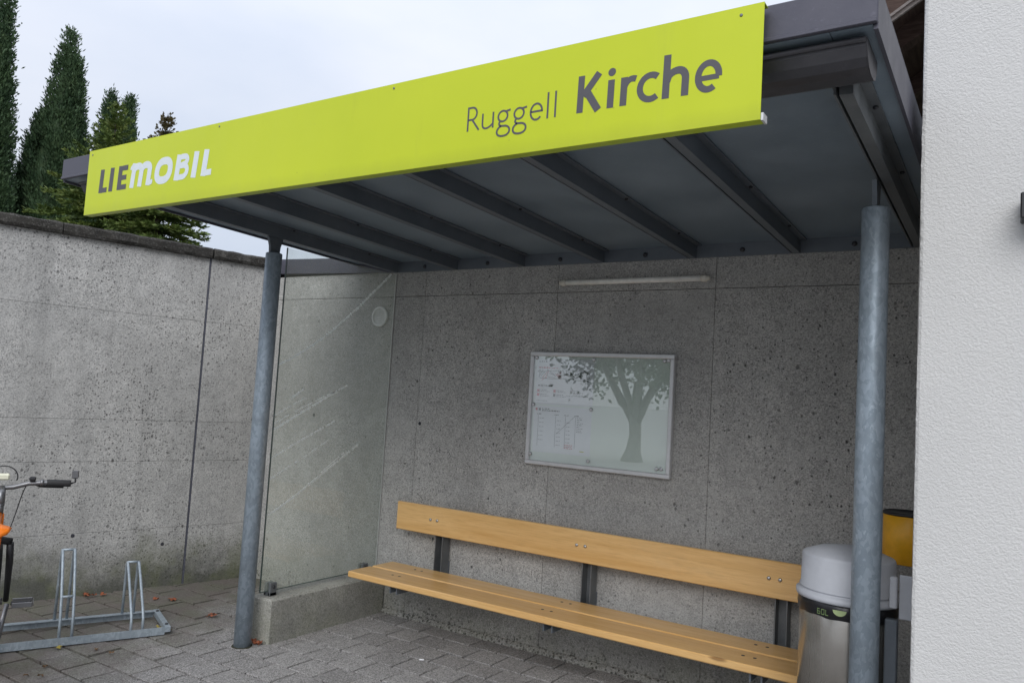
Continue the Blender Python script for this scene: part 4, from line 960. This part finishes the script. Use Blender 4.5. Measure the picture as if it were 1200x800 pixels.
def spruce(label, u, v, t, rad, brown=0.0, seed=1):
    top = along(u, v, t); base = Vector((top.x, top.y, -.1)); hh = top.z+.1
    th = thing('spruce_tree', label, 'tree', tuple(base), 0, 'spruces behind the wall')
    MB().tube([base, base+Vector((0, 0, hh*.6)), top-Vector((0, 0, .12))], [.10, .05, .006], 8).build('trunk', M['bark'], th)
    r_ = np.random.default_rng(seed); P_, D_, Ln, Wd = [], [], [], []; tw = MB(); tipP, tipD, tipL, tipW = [], [], [], []
    z = hh-.05
    while z > .9:
        f = (hh-z)/hh; rr = rad*min(1, .06+f*1.35)**1.15*r_.uniform(.85, 1.1); nb_ = int(5+min(6, f*22)); a0 = r_.uniform(0, 6.28)
        for b_ in range(nb_):
            a = a0+b_*6.283/nb_+r_.normal()*.15; L_ = rr*r_.uniform(.75, 1.15); rise = .75-min(1, f*3.2)*.75
            npt = max(3, int(L_/.035)); o = np.array([math.cos(a), math.sin(a), 0])
            for k in range(npt):
                s_ = (k+.5)/npt; c = np.array([base.x, base.y, base.z+z])+o*L_*s_+np.array([0, 0, L_*(rise*s_-.25*s_*s_*(1 if f > .2 else 0)+.12*s_**4)])
                side = np.array([-o[1], o[0], 0]); wl_ = .16*(1-s_*.55)*min(1, .35+f*3)
                for q in range(11):
                    d = o*r_.uniform(.5, 1)+side*r_.normal()*.9+np.array([0, 0, r_.normal()*.30+.12+rise*.5]); 
                    tgt = (tipP, tipD, tipL, tipW) if (brown > 0 and f < brown) else (P_, D_, Ln, Wd)
                    tgt[0].append(c+r_.normal(size=3)*.012); tgt[1].append(d); tgt[2].append(wl_*r_.uniform(.6, 1.1)); tgt[3].append(r_.uniform(.008, .017))
        z -= r_.uniform(.07, .13) if f < .25 else r_.uniform(.12, .18)
    quads('crown', blades(np.array(P_), np.array(D_), np.array(Ln), np.array(Wd)), M['spruce'], th)
    if tipP: quads('leader_shoots', blades(np.array(tipP), np.array(tipD), np.array(tipL), np.array(tipW)), M['spruce_brown'], th)
spruce('bushy spruce with yellowish tip in front of the twin thuja', 138, 124, 11.0, 2.0, 0.0, 3)
spruce('spruce behind the sign with a brown tip showing above it', 196, 138, 10.2, 1.75, .10, 5)
# broad tree across the road, mirrored in the notice case
rt_ = thing('broadleaf_tree', 'leafy tree across the road mirrored in the notice case glass', 'tree', (-6.4, -17.5, -.1))
bz = Vector((-6.4, -17.5, -.1))
MB().tube([bz, bz+Vector((.03, 0, .35)), bz+Vector((.08, .02, .8)), bz+Vector((.04, 0, 1.25)), bz+Vector((.1, 0, 2.4))], [.36, .23, .18, .19, .13], 12).build('trunk', M['bark_grey'], rt_)
lim = []
for k in range(9):
    a = k*.7+.3; e = bz+Vector((1.8*math.cos(a), 1.8*math.sin(a), 4.2+.4*(k % 3))); lim.append(e)
    MB().tube([bz+Vector((.06, 0, 1.05+.12*(k % 4))), bz+Vector((.42*math.cos(a), .42*math.sin(a), 1.75+.1*(k % 3))), bz+Vector((.95*math.cos(a), .95*math.sin(a), 2.7)), e], [.12, .10, .08, .03], 8).build('limb', M['bark_grey'], rt_)
c = np.array([bz.x, bz.y, bz.z+4.7]); cl = dirs(190)*np.array([2.7, 2.7, 2.7])*rng.uniform(.35, 1, (190, 1)); k = 150
cl[:, 2] -= .5*(np.abs(cl[:, 0]) > 1.3); p0 = (c+cl)[:, None, :]+rng.normal(size=(190, k, 3))*.40; p0 = p0.reshape(-1, 3); p0 = p0[p0[:, 2] > 1.5]
quads('crown', blades(p0, dirs(len(p0))+np.array([0, 0, -.3]), rng.uniform(.10, .20, len(p0)), rng.uniform(.035, .07, len(p0))), M['broadleaf'], rt_)

# ------------------------------------------------------------------ fallen leaves and litter
def leaf(x, y, s, mat, label, k):
    a0 = random.uniform(0, 6.28); n = 10; vs = [(0, 0, .010)]
    for i in range(n):
        a = 2*math.pi*i/n; r_ = s*(.45+.55*abs(math.cos(a*1.5)))*random.uniform(.8, 1.1); vs.append((r_*math.cos(a), r_*math.sin(a)*.7, .004+random.uniform(0, .016)))
    m = MB().add(vs, [(0, 1+i, 1+(i+1) % n) for i in range(n)]); o = m.build('fallen_leaf', M[mat])
    o.location = (x, y, .0015); o.rotation_euler = (0, 0, a0); return tag(o, label, 'leaf', 'fallen leaves on the paving')
for i in range(7): leaf(-2.29+random.uniform(-.05, .07), -1.24+random.uniform(-.12, .12), random.uniform(.02, .035), 'leaf_red', 'dry reddish leaf in the small heap at the wall foot behind the tall hoop', i)
for i in range(4): leaf(-1.842+random.uniform(-.07, .07), -.892+random.uniform(-.06, .06), .028, 'leaf_red', 'dry reddish leaf lying beyond the rack near the wall joint', i)
for i in range(3): leaf(-1.302+random.uniform(-.06, .06), -.929+random.uniform(-.05, .05), .026, 'leaf_red', 'dry reddish leaf between the rack end and the left post', i)
for i in range(7): leaf(-.650+random.uniform(-.06, .06), -1.078+random.uniform(-.018, .016), random.uniform(.02, .03), 'leaf_red', 'rust coloured leaf wedged between the left post and plinth wall', i)
for i in range(4): leaf(-1.214+random.uniform(-.09, .03), -1.27+random.uniform(-.04, .04), .024, 'leaf_yellow', 'yellowish leaf beside the end bar of the bicycle rack', i)
leaf(-1.345, -1.905, .03, 'leaf_yellow', 'yellow leaf against the front rail of the rack', 0)
for x, y in ((-1.036, -2.227), (-.982, -2.177), (-1.10, -2.10), (-1.061, -1.754), (-1.17, -1.78)): leaf(x, y, .02, 'leaf_brown', 'small brown leaf on the paving in front of the rack', 0)
o = MB().box(-.014, .014, -.006, .006, 0, .007, .002).build('paper_scrap', M['paper']); o.location = (.300, -.616, .0005); o.rotation_euler = (0, 0, .5); tag(o, 'tiny white paper scrap on the paving before the bench', 'litter')
